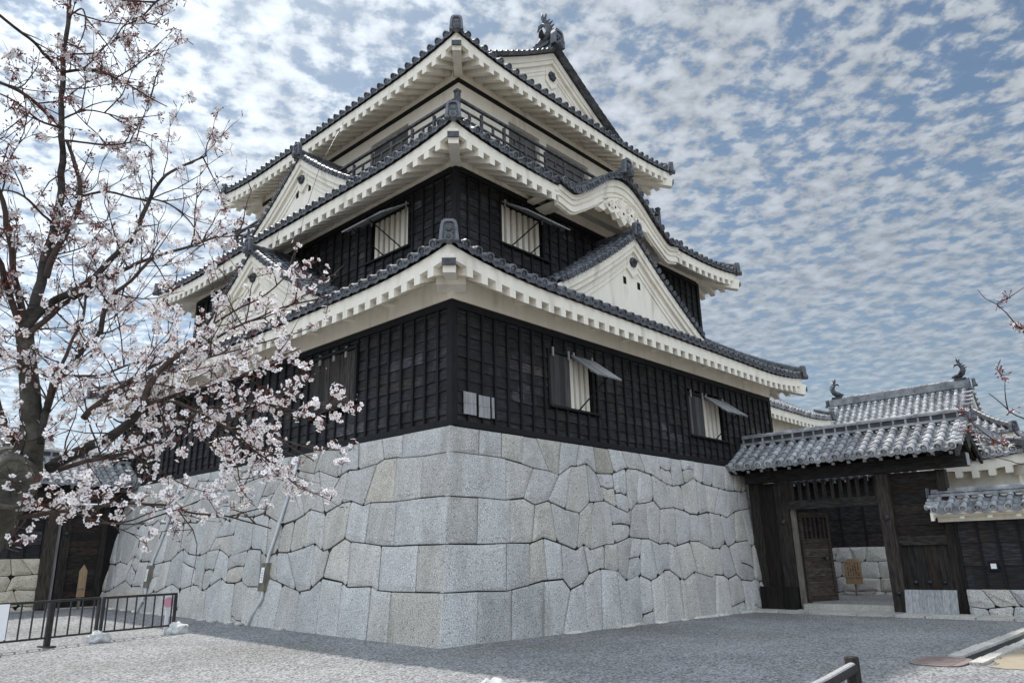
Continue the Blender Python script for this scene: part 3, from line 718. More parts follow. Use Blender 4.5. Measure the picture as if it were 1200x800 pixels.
# top roof: hip and gable, ridge running away from the camera side
o3 = 1.15; ZE3 = 15.34
X0, X1, Y0, Y1 = D3-o3, LX-D3+o3, D3-o3, LY-D3+o3
HX = (X1-X0)/2; GS = 1.05                          # slope depth to the ridge; verge line of the gable
def w3spec(k, s):
    if k in (0, 2):                                # gable ends
        Lo = X1-X0; return max(0, min(1.36, s, Lo-s))
    Lo = Y1-Y0; e = min(s, Lo-s); return HX if e > GS else e
roof3 = skirt_roof(tower, X0, X1, Y0, Y1, ZE3, f3, 1.35, .24, o=o3, wspec=w3spec, hip_to=1.25)
ZR = ZE3+f3(HX)
CX = (X0+X1)/2
rb = MB(); ridge(rb, [V((CX, Y0+GS+.0+(Y1-Y0-2*GS)*i/20, ZR+.0)) for i in range(21)], .30, .42, .10, layers=4); rb.build('main_ridge', TILE, roof3)
for sg, yy in ((-1, Y0+GS), (1, Y1-GS)):
    nn = Y_*sg; yw = yy-sg*.22                      # gable wall set behind the verge
    b = MB(); zlow = ZE3+f3(1.3); pts = []
    m = 16
    for i in range(m+1):
        x = CX+(HX-1.35)*(-1+2*i/m); w = HX-abs(x-CX); pts.append(V((x, yw, ZE3+f3(w)-.10)))
    b.prism([V((CX-HX+1.35, yw, zlow-.3))]+pts+[V((CX+HX-1.35, yw, zlow-.3))], -nn*.1)
    gw = b.build('gable_wall', PLASTER, roof3)
    b = MB()
    for (d0, d1, a, c) in ((0, .20, .06, .30), (0, .15, .30, .46), (0, .05, .46, .66), (0, .025, .66, .80)):
        for s2 in (-1, 1):
            for i in range(12):
                xa = (HX-1.0)*i/12; xb = (HX-1.0)*(i+1)/12; z = lambda x: ZE3+f3(HX-x)
                q = [V((CX+s2*xa, yw, z(xa)-a)), V((CX+s2*xb, yw, z(xb)-a)), V((CX+s2*xb, yw, z(xb)-c)), V((CX+s2*xa, yw, z(xa)-c))]
                b.hexa([p+nn*d0 for p in q]+[p+nn*d1 for p in q])
    b.build('bargeboard', PLASTER, gw)
    b = MB(); zt = ZR-.72
    b.prism([V((CX+x, yw, zt+z)) for x, z in ((-.32, 0), (.32, 0), (.27, -.32), (.3, -.5), (.1, -.66), (0, -.74), (-.1, -.66), (-.3, -.5), (-.27, -.32))], nn*.06); b.build('gable_pendant', PLASTER, gw)
    b = MB()
    for j in range(6):
        a = j*math.pi/3; c = V((CX+.1*math.cos(a), yw+sg*.06, zt-.25+.1*math.sin(a))); b.tube([c, c+nn*.08, c+nn*.11], [.08, .08, .03], 8, smooth=False)
    b.build('gable_boss', COPPER, gw)
    b = MB()                                       # verge tiles and outer descending ridges
    nv = 18
    for s2 in (-1, 1):
        for i in range(nv):
            x = (HX-.9)*(i+.5)/nv; z = lambda q: ZE3+f3(HX-q)
            p = V((CX+s2*x, yy+sg*.09, z(x)+.04)); tile_row(b, [p, p-nn*.17, p-nn*.34], (X_*s2+Z_*(z(x+.05)-z(x-.05))/.1).normalized(), .075, .17)
        ridge(b, [V((CX+s2*(.1+(HX-1.5)*i/10), yy-sg*.80, ZE3+f3(HX-.1-(HX-1.5)*i/10)+.02)) for i in range(11)][::-1], .18, .08, .08)
    b.build('verge_tiles', TILE, roof3)
    b = MB(); onigawara(b, (CX, yy+sg*.16, ZR+.16), nn, 1.25); b.build('ridge_end_tile', TILE, roof3)

def shachi(parent, P, inward, s=1., name='fish_finial'):
    """fish-shaped ridge finial: head down on the ridge, body curling up, forked tail, fins"""
    P = V(P); f = V(inward).normalized(); a = f.cross(Z_); b = MB()
    path = [(.42, .12, .17), (.30, .20, .21), (.10, .28, .24), (-.08, .42, .23), (-.18, .60, .20), (-.17, .80, .16), (-.06, .98, .12), (.06, 1.10, .08), (.12, 1.16, .05)]
    n = 10; rings = []
    pts = [P+f*x*s+Z_*z*s for x, z, r in path]
    for i, (x, z, r) in enumerate(path):
        t = (pts[min(i+1, len(pts)-1)]-pts[max(i-1, 0)]).normalized(); q = a.cross(t).normalized()
        rings.append([pts[i]+a*math.cos(2*math.pi*j/n)*r*.72*s+q*math.sin(2*math.pi*j/n)*r*s for j in range(n)])
    b.add(sum(rings, []), [(i*n+j, i*n+(j+1) % n, (i+1)*n+(j+1) % n, (i+1)*n+j) for i in range(len(path)-1) for j in range(n)]+[tuple(range(n))[::-1]], smooth=True)
    pt = lambda x, y, z: P+f*x*s+a*y*s+Z_*z*s
    # tail fork, dorsal spikes, side fins, snout, whisker rod
    for poly in ([(.02, 1.05), (.30, 1.02), (.42, .90), (.34, 1.16), (.16, 1.18)], [(.02, 1.02), (.02, 1.40), (-.10, 1.56), (-.06, 1.30), (-.12, 1.10)], [(.08, 1.1), (.18, 1.46), (.10, 1.62), (.02, 1.35)]):
        b.prism([pt(x, -.03, z) for x, z in poly], a*.06*s)
    for (x, z) in ((-.18, .36), (-.34, .52), (-.38, .72), (-.30, .92), (-.16, 1.08)):
        b.prism([pt(x+.12, -.02, z-.08), pt(x+.14, -.02, z+.12), pt(x-.12, -.02, z+.10)], a*.04*s)
    for sg in (-1, 1):
        b.prism([pt(.10, sg*.16, .25), pt(-.10, sg*.16, .34), pt(-.16, sg*.42, .52), pt(-.02, sg*.44, .40), pt(.08, sg*.36, .28)], Z_*.04*s)
        b.tube([pt(.42, sg*.10, .24), pt(.48, sg*.10, .27)], [.05*s, .03*s], 7)
    b.prism([pt(.40, -.12, .22), pt(.62, -.10, .24), pt(.66, -.10, .12), pt(.42, -.12, .05)], a*.24*s)
    b.box(0, 0, 0, 0, 0, 0) if False else None
    b.obox(pt(-.30, -.2, -.12), f*.8*s, a*.4*s, Z_*.16*s)
    b.tube([pt(.08, 0, 1.0), pt(.16, 0, 1.72)], .014*s, 5)
    return b.build(name, COPPER, parent)
shachi(roof3, (CX, Y0+GS+.35, ZR+.40), Y_, .86)
shachi(roof3, (CX, Y1-GS-.35, ZR+.40), -Y_, .86)
# lightning conductor wire down the left face
b = MB(); b.tube([V((X0+.02, 7.2, ZE3-.35)), V((1.0, 7.0, 13.0)), V((.33, 6.6, 11.0)), V((-.3, 6.2, 8.2)), V((-1.03, 5.9, 6.9))], .007, 5); b.build('conductor_wire', IRON, tower)

# ------------------------------------------------------------------ stone base
BX, BY, TX, TY = .70, .47, .10, .06
def batter(v):                                     # outward offset fraction at height v (0 ground .. 1 top)
    w = 1-v/TH; return w*(.85+.15*w) if w > 0 else w
def stone_pt_front(u, v, d): return V((-TX-(BX-TX)*batter(v)+u*(1+.0*v), -TY-(BY-TY)*batter(v)-d, v))
def stone_pt_left(u, v, d): return V((-TX-(BX-TX)*batter(v)-d, -TY-(BY-TY)*batter(v)+u, v))
def masonry(b, P, L, z0, z1, courses, wmin, wmax, seed, gap=.010, wav=.14, split=.22, corner=True, flip=0, bulge=.03, cut_big=3.0):
    """stones of a dry-laid wall: wavy courses, slanting joints, every block a bevelled polygon"""
    r = random.Random(seed); nC = len(courses)-1
    # joints first; every course line then breaks where joints meet it
    alljoints = []
    for k in range(nC):
        u = 0.; joints = [(0., 0.)]; first = True
        while u < L-wmin*.6:
            near = max(0., 1-u/3.) if corner else 0
            w = r.uniform(wmin, wmax)*(1+.25*near)
            if corner and first: w = (1.5 if (k+flip) % 2 else .8)*r.uniform(.9, 1.15)
            first = False; u += w
            if u > L-wmin*.6: u = L
            sl = 0 if u >= L or (corner and u < 2) else r.gauss(0, .10)*(2.0 if r.random() < .15 else 1)
            joints.append((u+sl if u < L else L, u-sl if u < L else L))
        alljoints.append(joints)
    lines = []
    for k in range(nC+1):
        us = sorted([j[1] for j in alljoints[k-1]] if k > 0 else []) + ([j[0] for j in alljoints[k]] if k < nC else [])
        pts = [(0., courses[k])]; drift = 0
        for u in sorted(us):
            if u-pts[-1][0] < .16 or u > L-.16: continue
            amp = wav*(min(1., max(0, u-.6)/3.) if corner else 1) if k not in (0, nC) else 0
            drift = drift*.6+r.uniform(-amp, amp); pts.append((u, courses[k]+drift))
        pts.append((L, courses[k])); lines.append(pts)
    def zl(k, u):
        p = lines[k]
        for (a, za), (c, zc) in zip(p, p[1:]):
            if a <= u <= c: return za+(zc-za)*(u-a)/(c-a)
        return p[-1][1]
    stones = []
    for k in range(nC):
        joints = alljoints[k]
        for (a0, a1), (c0, c1) in zip(joints, joints[1:]):
            bot = [(a0, zl(k, a0))]+[p for p in lines[k] if a0+.07 < p[0] < c0-.07]+[(c0, zl(k, c0))]
            top = [(a1, zl(k+1, a1))]+[p for p in lines[k+1] if a1+.07 < p[0] < c1-.07]+[(c1, zl(k+1, c1))]
            far_ = max(0, min(1, (a0-2)/3)) if corner else 1
            if r.random() < split*far_ and c0-a0 > .4:
                f = r.uniform(.38, .62); g = f+r.uniform(-.15, .15); um = (a0+a1+c0+c1)/4
                L0 = (a0+(a1-a0)*f, bot[0][1]+(top[0][1]-bot[0][1])*f); R0 = (c0+(c1-c0)*g, bot[-1][1]+(top[-1][1]-bot[-1][1])*g)
                Mm = (um, (L0[1]+R0[1])/2+r.uniform(-.06, .06))
                stones.append(bot+[R0, Mm, L0]); stones.append([L0, Mm, R0]+top[::-1])
            else: stones.append(bot+top[::-1])
    for poly in stones:
        n = len(poly); cx = sum(p[0] for p in poly)/n; cz = sum(p[1] for p in poly)/n
        # cut the corners of some blocks, leaving small dark triangles
        q = []
        for i, (x, z) in enumerate(poly):
            p0, p1 = poly[i-1], poly[(i+1) % n]
            e0 = math.hypot(p0[0]-x, p0[1]-z); e1 = math.hypot(p1[0]-x, p1[1]-z)
            ang = abs(math.atan2((p0[0]-x)*(p1[1]-z)-(p0[1]-z)*(p1[0]-x), (p0[0]-x)*(p1[0]-x)+(p0[1]-z)*(p1[1]-z)))
            far_ = max(.12, min(1, (cx-1.2)/3)) if corner else 1
            if ang < 2.2 and x > .05 and x < L-.05 and min(e0, e1) > .2 and courses[0]+.05 < z < courses[-1]-.05:
                c = r.uniform(.02, .085)*far_*(1 if r.random() < .75 else 1.6)
                q.append((x+(p0[0]-x)/e0*c, z+(p0[1]-z)/e0*c)); q.append((x+(p1[0]-x)/e1*c, z+(p1[1]-z)/e1*c))
            else: q.append((x, z))
        poly = q; n = len(poly)
        d0 = r.uniform(-.010, .012); tn = r.uniform(.90, 1.08)*(.86 if r.random() < .12 else 1); hu = max(0, r.gauss(.22, .30))
        g = gap*r.uniform(.5, 1.5)
        def inset(m):
            out = []
            for x, z in poly:
                dx, dz = cx-x, cz-z; l = math.hypot(dx, dz)
                sx = 0 if (x < .02 or x > L-.02) else dx; out.append((x+sx/l*m, z+dz/l*m))
            return out
        rings = [(inset(g), -.08), (inset(g), d0-.014), (inset(g+.016), d0), (inset(.16), d0+bulge*r.uniform(.2, 1))]
        vs = []
        for pl, d in rings: vs += [P(x, z, d if x > .02 or not corner else min(d, 0) if d < 0 else 0) for x, z in pl]
        c = P(cx, cz, d0+bulge*.9); vs.append(c)
        fs = [(k*n+j, k*n+(j+1) % n, (k+1)*n+(j+1) % n, (k+1)*n+j) for k in range(3) for j in range(n)]+[(3*n+j, 3*n+(j+1) % n, 4*n) for j in range(n)]
        b.add(vs, fs, tone=tn, hue=min(1, hu))
sb = MB()
cz = [-.45, .88, 1.72, 2.58, 3.42, 4.0]
masonry(sb, stone_pt_front, 15.6, 0, 4, [-.45, .90, 1.74, 2.62, 3.47, 4.0], .46, .88, 5, split=.15, gap=.014, wav=.18)
masonry(sb, stone_pt_left, 17.9, 0, 4, [-.45, .90, 1.74, 2.62, 3.47, 4.0], .50, .96, 9, split=.12, gap=.014, flip=1, wav=.17)
gbk = MB()
bp = lambda x, y, v, e: V((x, y, v))
lo = .05; q0 = [(-BX*1.12, -BY*1.12), (15.7, -BY*1.12), (15.7, 17.9), (-BX*1.12, 17.9)]; q1 = [(-TX, -TY), (15.0, -TY), (15.0, 17.4), (-TX, 17.4)]
e = .05
gbk.hexa([(x+(e if x < 5 else -e), y+(e if y < 5 else -e), -.45) for x, y in q0]+[(x+(e if x < 5 else -e), y+(e if y < 5 else -e), 3.985) for x, y in q1])
base = thing('stone_base', (LX/2, LY/2, -.4), 'tall sloping base of fitted grey granite blocks under the castle keep', 'stone base')
sb.build('granite_blocks', GRANITE, base); gbk.build('joint_backing', GAP, base)
# kicker stones along the foot
kb = MB(); r = random.Random(3)
def rock(b, c, sx, sy, sz, seed, **k):
    q = random.Random(seed); n, m = 9, 5; vs = []
    for i in range(m+1):
        f = math.pi*i/m
        for j in range(n):
            a = 2*math.pi*j/n; d = V((math.sin(f)*math.cos(a), math.sin(f)*math.sin(a), math.cos(f)))
            e = 1+.22*noise.noise(d*1.3+V((seed*1.7, 0, 0)))
            p = V((max(-.8, min(.8, d.x*1.1))*sx, max(-.8, min(.8, d.y*1.1))*sy, max(-.85, min(.85, d.z*1.1))*sz))*e
            vs.append(V(c)+p)
    b.add(vs, [(i*n+j, i*n+(j+1) % n, (i+1)*n+(j+1) % n, (i+1)*n+j) for i in range(m) for j in range(n)], smooth=False, **k)
for i in range(26):
    x = r.uniform(2.5, 12); kb = MB(); rock(kb, (x, -BY-.06, gz(x, -.5)), r.uniform(.1, .3), .10, r.uniform(.03, .07), i, tone=r.uniform(.9, 1.3), hue=.6); kb.build('foot_stone', GRANITE, base)
for i in range(14):
    y = r.uniform(4.5, 15); kb = MB(); rock(kb, (-BX-.08, y, gz(-.7, y)), .10, r.uniform(.1, .3), r.uniform(.03, .08), 50+i, tone=r.uniform(.9, 1.3), hue=.6); kb.build('foot_stone', GRANITE, base)

# ------------------------------------------------------------------ gates, walls and lesser buildings
def straight_roof(parent, O, U, Nn, u0, u1, zr, ze, half, m=TILEW, spacing=.315, r=.092, under=WOOD, rafter_tip=True, rh=.26, th=.10, end=.85, pend=True):
    """ridge along U; Nn: horizontal, towards the front eave"""
    O, U, Nn = V(O), V(U).normalized(), V(Nn); b = MB(); w_ = MB(); rf = MB()
    pr = lambda t: ze+(zr-ze)*(t*.92+.08*t*t)        # t: 0 eave, 1 ridge
    for sg in (1, -1):
        P = lambda s, w, sg=sg: O+U*(u0+s)+Nn*sg*(half*(1-w))+Z_*pr(w)
        field(b, P, U, .14, u1-u0-.14, lambda s: 1.0, spacing=spacing, r=r)
        for e, dd in ((u0, -1), (u1, 1)):
            nn = max(4, int(half*1.25/.24))
            for i in range(nn):
                t = (i+.5)/nn; p = O+U*(e+dd*.05)+Nn*sg*half*(1-t)+Z_*(pr(t)+.03)
                tile_row(b, [p, p-U*dd*.14, p-U*dd*.28], (Nn*sg*half-Z_*(zr-ze)).normalized(), .065, .14)
        # boarding under the tiles, rafters
        for i in range(6):
            t0, t1 = i/6, (i+1)/6
            q = [O+U*(u0+.04)+Nn*sg*half*(1-t0)*.97+Z_*(pr(t0)-.06), O+U*(u1-.04)+Nn*sg*half*(1-t0)*.97+Z_*(pr(t0)-.06), O+U*(u1-.04)+Nn*sg*half*(1-t1)*.97+Z_*(pr(t1)-.06), O+U*(u0+.04)+Nn*sg*half*(1-t1)*.97+Z_*(pr(t1)-.06)]
            w_.hexa([p-Z_*.05 for p in q]+q, tone=.6)
        nr = round((u1-u0)/.42)
        for i in range(nr):
            u = u0+(u1-u0)*(i+.5)/nr
            p = O+U*u+Nn*sg*half*.93+Z_*(pr(.07)-.18); q = O+U*u+Z_*(pr(1)-.18); rf.bar(p, q, .10, .13, tone=.8)
            if rafter_tip: d = (p-q).normalized(); rf.bar(p, p+d*.012, .085, .11, mi=1)
    rr = b.build('roof', m, parent)
    w_.build('roof_boarding', under, rr)
    if rafter_tip: rf.build('rafters', (under, GREYWOOD), rr)
    rb = MB(); P0 = O+U*(u0-.02)+Z_*zr; Lr = u1-u0+.04; sd = Nn
    for (z0, z1, w2, mi_, tn) in ((0, .07, .15, 0, 1.), (.07, rh-.05, .085, 1, .5), (rh-.05, rh, .13, 0, 1.)):
        rb.obox(P0-sd*w2+Z_*z0, U*Lr, sd*2*w2, Z_*(z1-z0), mi=mi_, tone=tn)
    nk = int(Lr/.31)
    for i in range(nk): rb.obox(P0+U*(Lr*(i+.5)/nk-.025)-sd*.11+Z_*.07, U*.05, sd*.22, Z_*(rh-.12), mi=0)
    tile_row(rb, [P0+U*Lr*i/10+Z_*rh for i in range(11)], sd, .075, .3, disc=False); rb.build('ridge', (m, TILE), rr)
    for e, dd in ((u0, -1), (u1, 1)):
        ob = MB(); onigawara(ob, O+U*(e+dd*.09)+Z_*(zr+.02), U*dd, end); ob.build('ridge_end_tile', TILE, rr)
        bb = MB()
        for sg in (1, -1):
            for i in range(6):
                t0, t1 = i/6, (i+1)/6
                q = [O+U*e+Nn*sg*half*(1-t)+Z_*(pr(t)-d) for t, d in ((t0, .06), (t1, .06), (t1, .30), (t0, .26))]
                bb.hexa([p-U*dd*.10 for p in q]+[p-U*dd*.03 for p in q], tone=1.4)
        bb.build('bargeboard', under, rr)
        if not pend: continue
        pb = MB(); c = O+U*(e-dd*.02)+Z_*(zr-.28)
        pb.prism([c+Nn*x+Z_*z for x, z in ((-.1, 0), (.1, 0), (.24, -.2), (.16, -.42), (0, -.55), (-.16, -.42), (-.24, -.2))], -U*dd*.06, tone=1.6); pb.build('gable_pendant', under, rr)
    return rr

def planks(b, O, U, Nn, u0, u1, z0, z1, w=.24, th=.04, horizontal=False, tone=(.5, 1.3), mi=0):
    """boarding of separate planks with fine gaps"""
    O, U, Nn = V(O), V(U), V(Nn)
    L = (z1-z0) if horizontal else (u1-u0); n = max(1, round(L/w)); ww = L/n
    b.obox(O+U*u0-Nn*.05+Z_*z0, U*(u1-u0), Nn*.028, Z_*(z1-z0), tone=.15)
    for i in range(n):
        t = rnd.uniform(*tone); h = rnd.random()**2; j = rnd.uniform(0, .008)
        if horizontal: b.obox(O+U*u0-Nn*.02+Z_*(z0+i*ww), U*(u1-u0), Nn*(th+j), Z_*(ww-.008), tone=t, hue=h, mi=mi)
        else: b.obox(O+U*(u0+i*ww)-Nn*.02+Z_*z0, U*(ww-.007), Nn*(th+j), Z_*(z1-z0), tone=t, hue=h, mi=mi)
def boss(parent, p, n, r=.075):
    b = MB(); p = V(p); n = V(n); b.tube([p, p+n*.03, p+n*.06, p+n*.075], [r, r, r*.7, r*.25], 12, smooth=False); return b.build('iron_boss', COPPER, parent)
def post(parent, x0, x1, y0, y1, z0, z1, name='post', m=WOODV, t=1.):
    b = MB(); b.box(x0, x1, y0, y1, z0, z1, tone=t, hue=.3); return b.build(name, m, parent)

# right gate: plane x = 12.2, facing -x, its ridge running towards the camera
XG = 12.2
gate = thing('wooden_gate', (XG, -3., -.2), 'dark timber gate with open lattice door under a pale tiled roof, right of the keep', 'gate', 'roofed timber gates')
O = V((XG, 0, 0)); U = -Y_; Nn = -X_
straight_roof(gate, (XG+.45, 0, 0), U, Nn, -.35, 6.35, 4.72, 3.92, 1.35)
post(gate, XG-.05, XG+.3, -.62, -.30, -.35, 3.5); 
post(gate, XG-.12, XG+.22, -1.50, -1.12, -.3, 3.45)
post(gate, XG-.22, XG+.22, -4.38, -4.04, -.3, 3.45, t=1.5)
post(gate, XG-.08, XG+.22, -5.74, -5.52, -.35, 3.45)
post(gate, XG-.03, XG+.12, -1.62, -1.505, -.2, 2.66, 'door_jamb', BOXM, .9)
b = MB(); b.box(XG-.16, XG+.2, -4.04, -1.50, 2.64, 2.88, tone=1.2); b.build('lintel', WOOD, gate)
b = MB(); b.box(XG-.34, XG-.02, -6.35, -.36, 3.46, 3.80, tone=.7); b.build('head_beam', WOOD, gate)
b = MB(); b.box(XG-.33, XG-.03, -6.37, -6.353, 3.47, 3.79); b.build('beam_end', GREYWOOD, gate)
b = MB(); b.box(XG+.25, XG+.45, -6.1, .25, 3.55, 4.0, tone=.6); b.build('wall_plate', WOOD, gate)
for y in (-.2, -1.3, -4.2, -5.65):
    b = MB(); b.box(XG-.85, XG+1.75, y-.09, y+.09, 3.66, 3.86, tone=.7) if False else b.bar((XG-.8, y, 3.84), (XG+1.7, y, 3.84), .16, .20, tone=.7); b.build('cross_beam', WOOD, gate)
for i in range(11):
    y = -1.62-i*.235; b = MB(); b.box(XG-.02, XG+.06, y-.04, y+.04, 2.88, 3.44, tone=1.3); b.build('transom_bar', WOODV, gate)
b = MB(); planks(b, O, U, Nn, .62, 1.12, -.3, 3.45, .25, tone=(.25, .6)); b.build('side_boarding', WOODV, gate)
b = MB(); planks(b, O, U, Nn, 4.38, 5.52, 1.78, 3.44, .28, horizontal=True, tone=(.6, 1.2)); b.build('side_boarding', WOOD, gate)
b = MB(); planks(b, O, U, Nn, 4.38, 5.52, -.3, 1.55, .28, tone=(.5, 1.1)); b.build('wicket_door', WOODV, gate)
b = MB(); b.box(XG-.10, XG+.1, -5.52, -4.38, 1.55, 1.78, tone=1.4); b.build('middle_rail', WOOD, gate)
boss(gate, (XG-.12, -1.31, 2.30), Nn); boss(gate, (XG-.22, -4.21, 2.28), Nn); boss(gate, (XG-.22, -4.21, .35), Nn, .06)
for y in (-4.62, -4.95, -5.3): boss(gate, (XG-.03, y, .62), Nn, .05)
b = MB(); b.box(XG-.18, XG+.22, -4.04, -1.62, -.24, .02, tone=1.); b.build('threshold', CONC, gate)
# lattice-topped door leaf swung inwards
dl = MB(); hinge = V((XG+.14, -1.64, 0)); dd = (V((math.cos(R(22)), -math.sin(R(22)), 0))); dn = V((-dd.y, dd.x, 0)); dn = -dn if dn.x > 0 else dn
w = 1.16
dl.obox(hinge+Z_*.06, dd*.1, dn*.06, Z_*2.5, tone=1.5, hue=.6); dl.obox(hinge+dd*(w-.1)+Z_*.06, dd*.1, dn*.06, Z_*2.5, tone=1.5, hue=.6)
for z, h in ((2.42, .14), (1.68, .12), (.06, .16)): dl.obox(hinge+dd*.1+Z_*z, dd*(w-.2), dn*.058, Z_*h, tone=1.4, hue=.6)
for i in range(5): dl.obox(hinge+dd*(.1+(w-.2)*(i+.65)/5.4)+Z_*1.80, dd*.06, dn*.045, Z_*.62, tone=1.3, hue=.5)
for i in range(8): dl.obox(hinge+dd*.1+Z_*(.22+i*.1825), dd*(w-.2), dn*(.035+.006*(i % 2)), Z_*.177, tone=rnd.uniform(1., 2.1), hue=.5)
leaf = dl.build('door_leaf', WOOD, gate)
b = MB(); p = hinge+dd*(w-.3)+dn*.06+Z_*1.25; b.tube([p, p+dn*.05], .06, 10, smooth=False); b.build('door_ring', COPPER, leaf)
# tarred skirting box by the gate's left post, grey board leaning by the right
b = MB(); planks(b, (XG-.42, 0, 0), U, Nn, .50, 1.52, -.22, .50, .17, .05, tone=(.15, .5)); b.box(XG-.40, XG-.07, -1.50, -.52, -.22, .48, tone=.2)
tag(b.build('plank_box', WOODV), 'low black tarred plank box against the gate post beside the granite base', 'box')
b = MB(); k = 7
for i in range(k): b.obox(V((XG-.62, -4.42-i*.172, -.26)), -Y_*.167, V((.22, 0, .70)), V((-.03, 0, .012)), tone=rnd.uniform(.85, 1.15))
b.obox(V((XG-.57, -4.42, -.1)), -Y_*1.2, V((.02, 0, .07)), V((.03, 0, 0)), tone=.7)
tag(b.build('leaning_board', GREYWOOD), 'silver grey board panel leaning against the right side of the timber gate', 'board')

# low wall with tiled coping right of the gate
def stone_strip(b, A, t, n, L, z0, z1, seed, wmin=.35, wmax=.8, nc=2, **k):
    A, t, n = V(A), V(t), V(n); P = lambda u, v, d: A+t*u+n*d+Z_*v
    cs = [z0+(z1-z0)*i/nc for i in range(nc+1)]
    masonry(b, P, L, z0, z1, cs, wmin, wmax, seed, corner=False, wav=.05, split=.05, bulge=.05, **k)
lw = thing('garden_wall', (XG-.2, -8.5, -.4), 'black boarded wall with white plaster eave, tiled coping and one loophole right of the gate', 'wall')
XW = 11.95
b = MB(); stone_strip(b, (XW-.02, -5.80, 0), -Y_, -X_, 6.6, -.75, .47, 21, nc=3, wmin=.4, wmax=.75); fs_ = b.build('footing_stones', GRANITE, lw)
b = MB(); b.box(XW+.04, XW+.5, -12.4, -5.82, -.8, .45); b.build('joint_backing', GAP, fs_)
b = MB(); board_wall(b, (XW+.10, -5.80, 0), -Y_, -X_, 0, 6.6, .47, 2.12, (), course=.5, batten=.44, tone=(.9, 1.6)); 
b.box(XW+.12, XW+.40, -12.4, -5.80, .46, 2.2, mi=1)
lwb = b.build('wall', (BOARD, BATTEN), lw)
b = MB(); b.box(XW+.04, XW+.10, -6.58, -6.36, .90, 1.12); q = b.build('loophole_frame', BATTEN, lwb)
b = MB(); b.box(XW+.034, XW+.04, -6.53, -6.41, .95, 1.07); b.build('loophole', WHITE, q)  # white plate stands in for the brightness seen through the hole
b = MB()
for (dx, z0, z1) in ((.30, 2.10, 2.22), (.55, 2.22, 2.34)): b.box(XW+.25-dx, XW+.25+dx, -12.4, -5.45, z0, z1)
for i in range(13): b.box(XW-.34, XW-.301, -6.12-i*.6, -6.02-i*.6, 2.15, 2.215)
b.build('plaster_eave', PLASTER, lw)
straight_roof(lw, (XW+.28, 0, 0), -Y_, -X_, 5.36, 12.4, 2.74, 2.38, .72, spacing=.32, r=.075, under=PLASTER, rafter_tip=False, rh=.14, end=.5, pend=False)

# through the gate: inner wall on a stone footing
iw = thing('inner_wall', (22.3, 1, -.4), 'black boarded wall on pale squared stones seen through the open gate', 'wall')
b = MB(); stone_strip(b, (22, 7, 0), -Y_, -X_, 11, -.7, 1.55, 33, nc=4, wmin=.5, wmax=1.0); q = b.build('footing_stones', GRANITE, iw)
b = MB(); b.box(22.06, 23, -4, 7, -.8, 1.53); b.build('joint_backing', GAP, q)
b = MB(); board_wall(b, (22.1, 7, 0), -Y_, -X_, 0, 11, 1.55, 4.25, (), course=.55, batten=.9, tone=(1., 1.6)); b.box(22.13, 22.9, -4, 7, 1.55, 4.25, mi=1); b.build('wall', (BOARD, BATTEN), iw)
straight_roof(iw, (22.5, 0, 0), -Y_, -X_, -7, 4, 4.68, 4.30, .9, m=TILE, rh=.12)
def notice(name, P, n, w, h, stem, label, cat, arrow=False):
    P = V(P); n = V(n); a = n.cross(Z_).normalized(); s_ = thing(name, P, label, cat)
    b = MB(); b.obox(P-a*.035-n*.06, a*.07, n*.05, Z_*(stem+h*.5), tone=.8); b.build('stake', BOXM, s_)
    z = P.z+stem; hh = h
    pts = [(-w/2, 0), (w/2, 0), (w/2, hh*.86), (w*.2, hh), (-w*.2, hh), (-w/2, hh*.86)] if not arrow else [(-w/2, 0), (w/2, 0), (w/2, hh*.8), (0, hh), (-w/2, hh*.8)]
    b = MB(); b.prism([P+a*x+Z_*(stem+y) for x, y in pts], n*.035); bd = b.build('board', PALEWOOD, s_)
    b = MB()
    b.obox(P-a*(w/2+.005)+Z_*(stem+hh*.22)-n*.005, a*(w+.01), n*.05, Z_*.04); b.build('batten', BOXM, bd)
    return s_
nb_ = notice('notice_board', (20.6, -.15, -.22), -X_, .62, .92, .42, 'brown wooden notice board on a stake inside the open gate', 'notice board')
b = MB(); r = random.Random(5)
for c in range(5):
    for k in range(9):
        if r.random() < .75: b.obox(V((20.6-.0375-.002, -.15+.2-c*.095, .95-k*.055)), -Y_*r.uniform(.02, .05), -X_*.003, Z_*.03)
b.build('brush_writing', GAP, nb_)

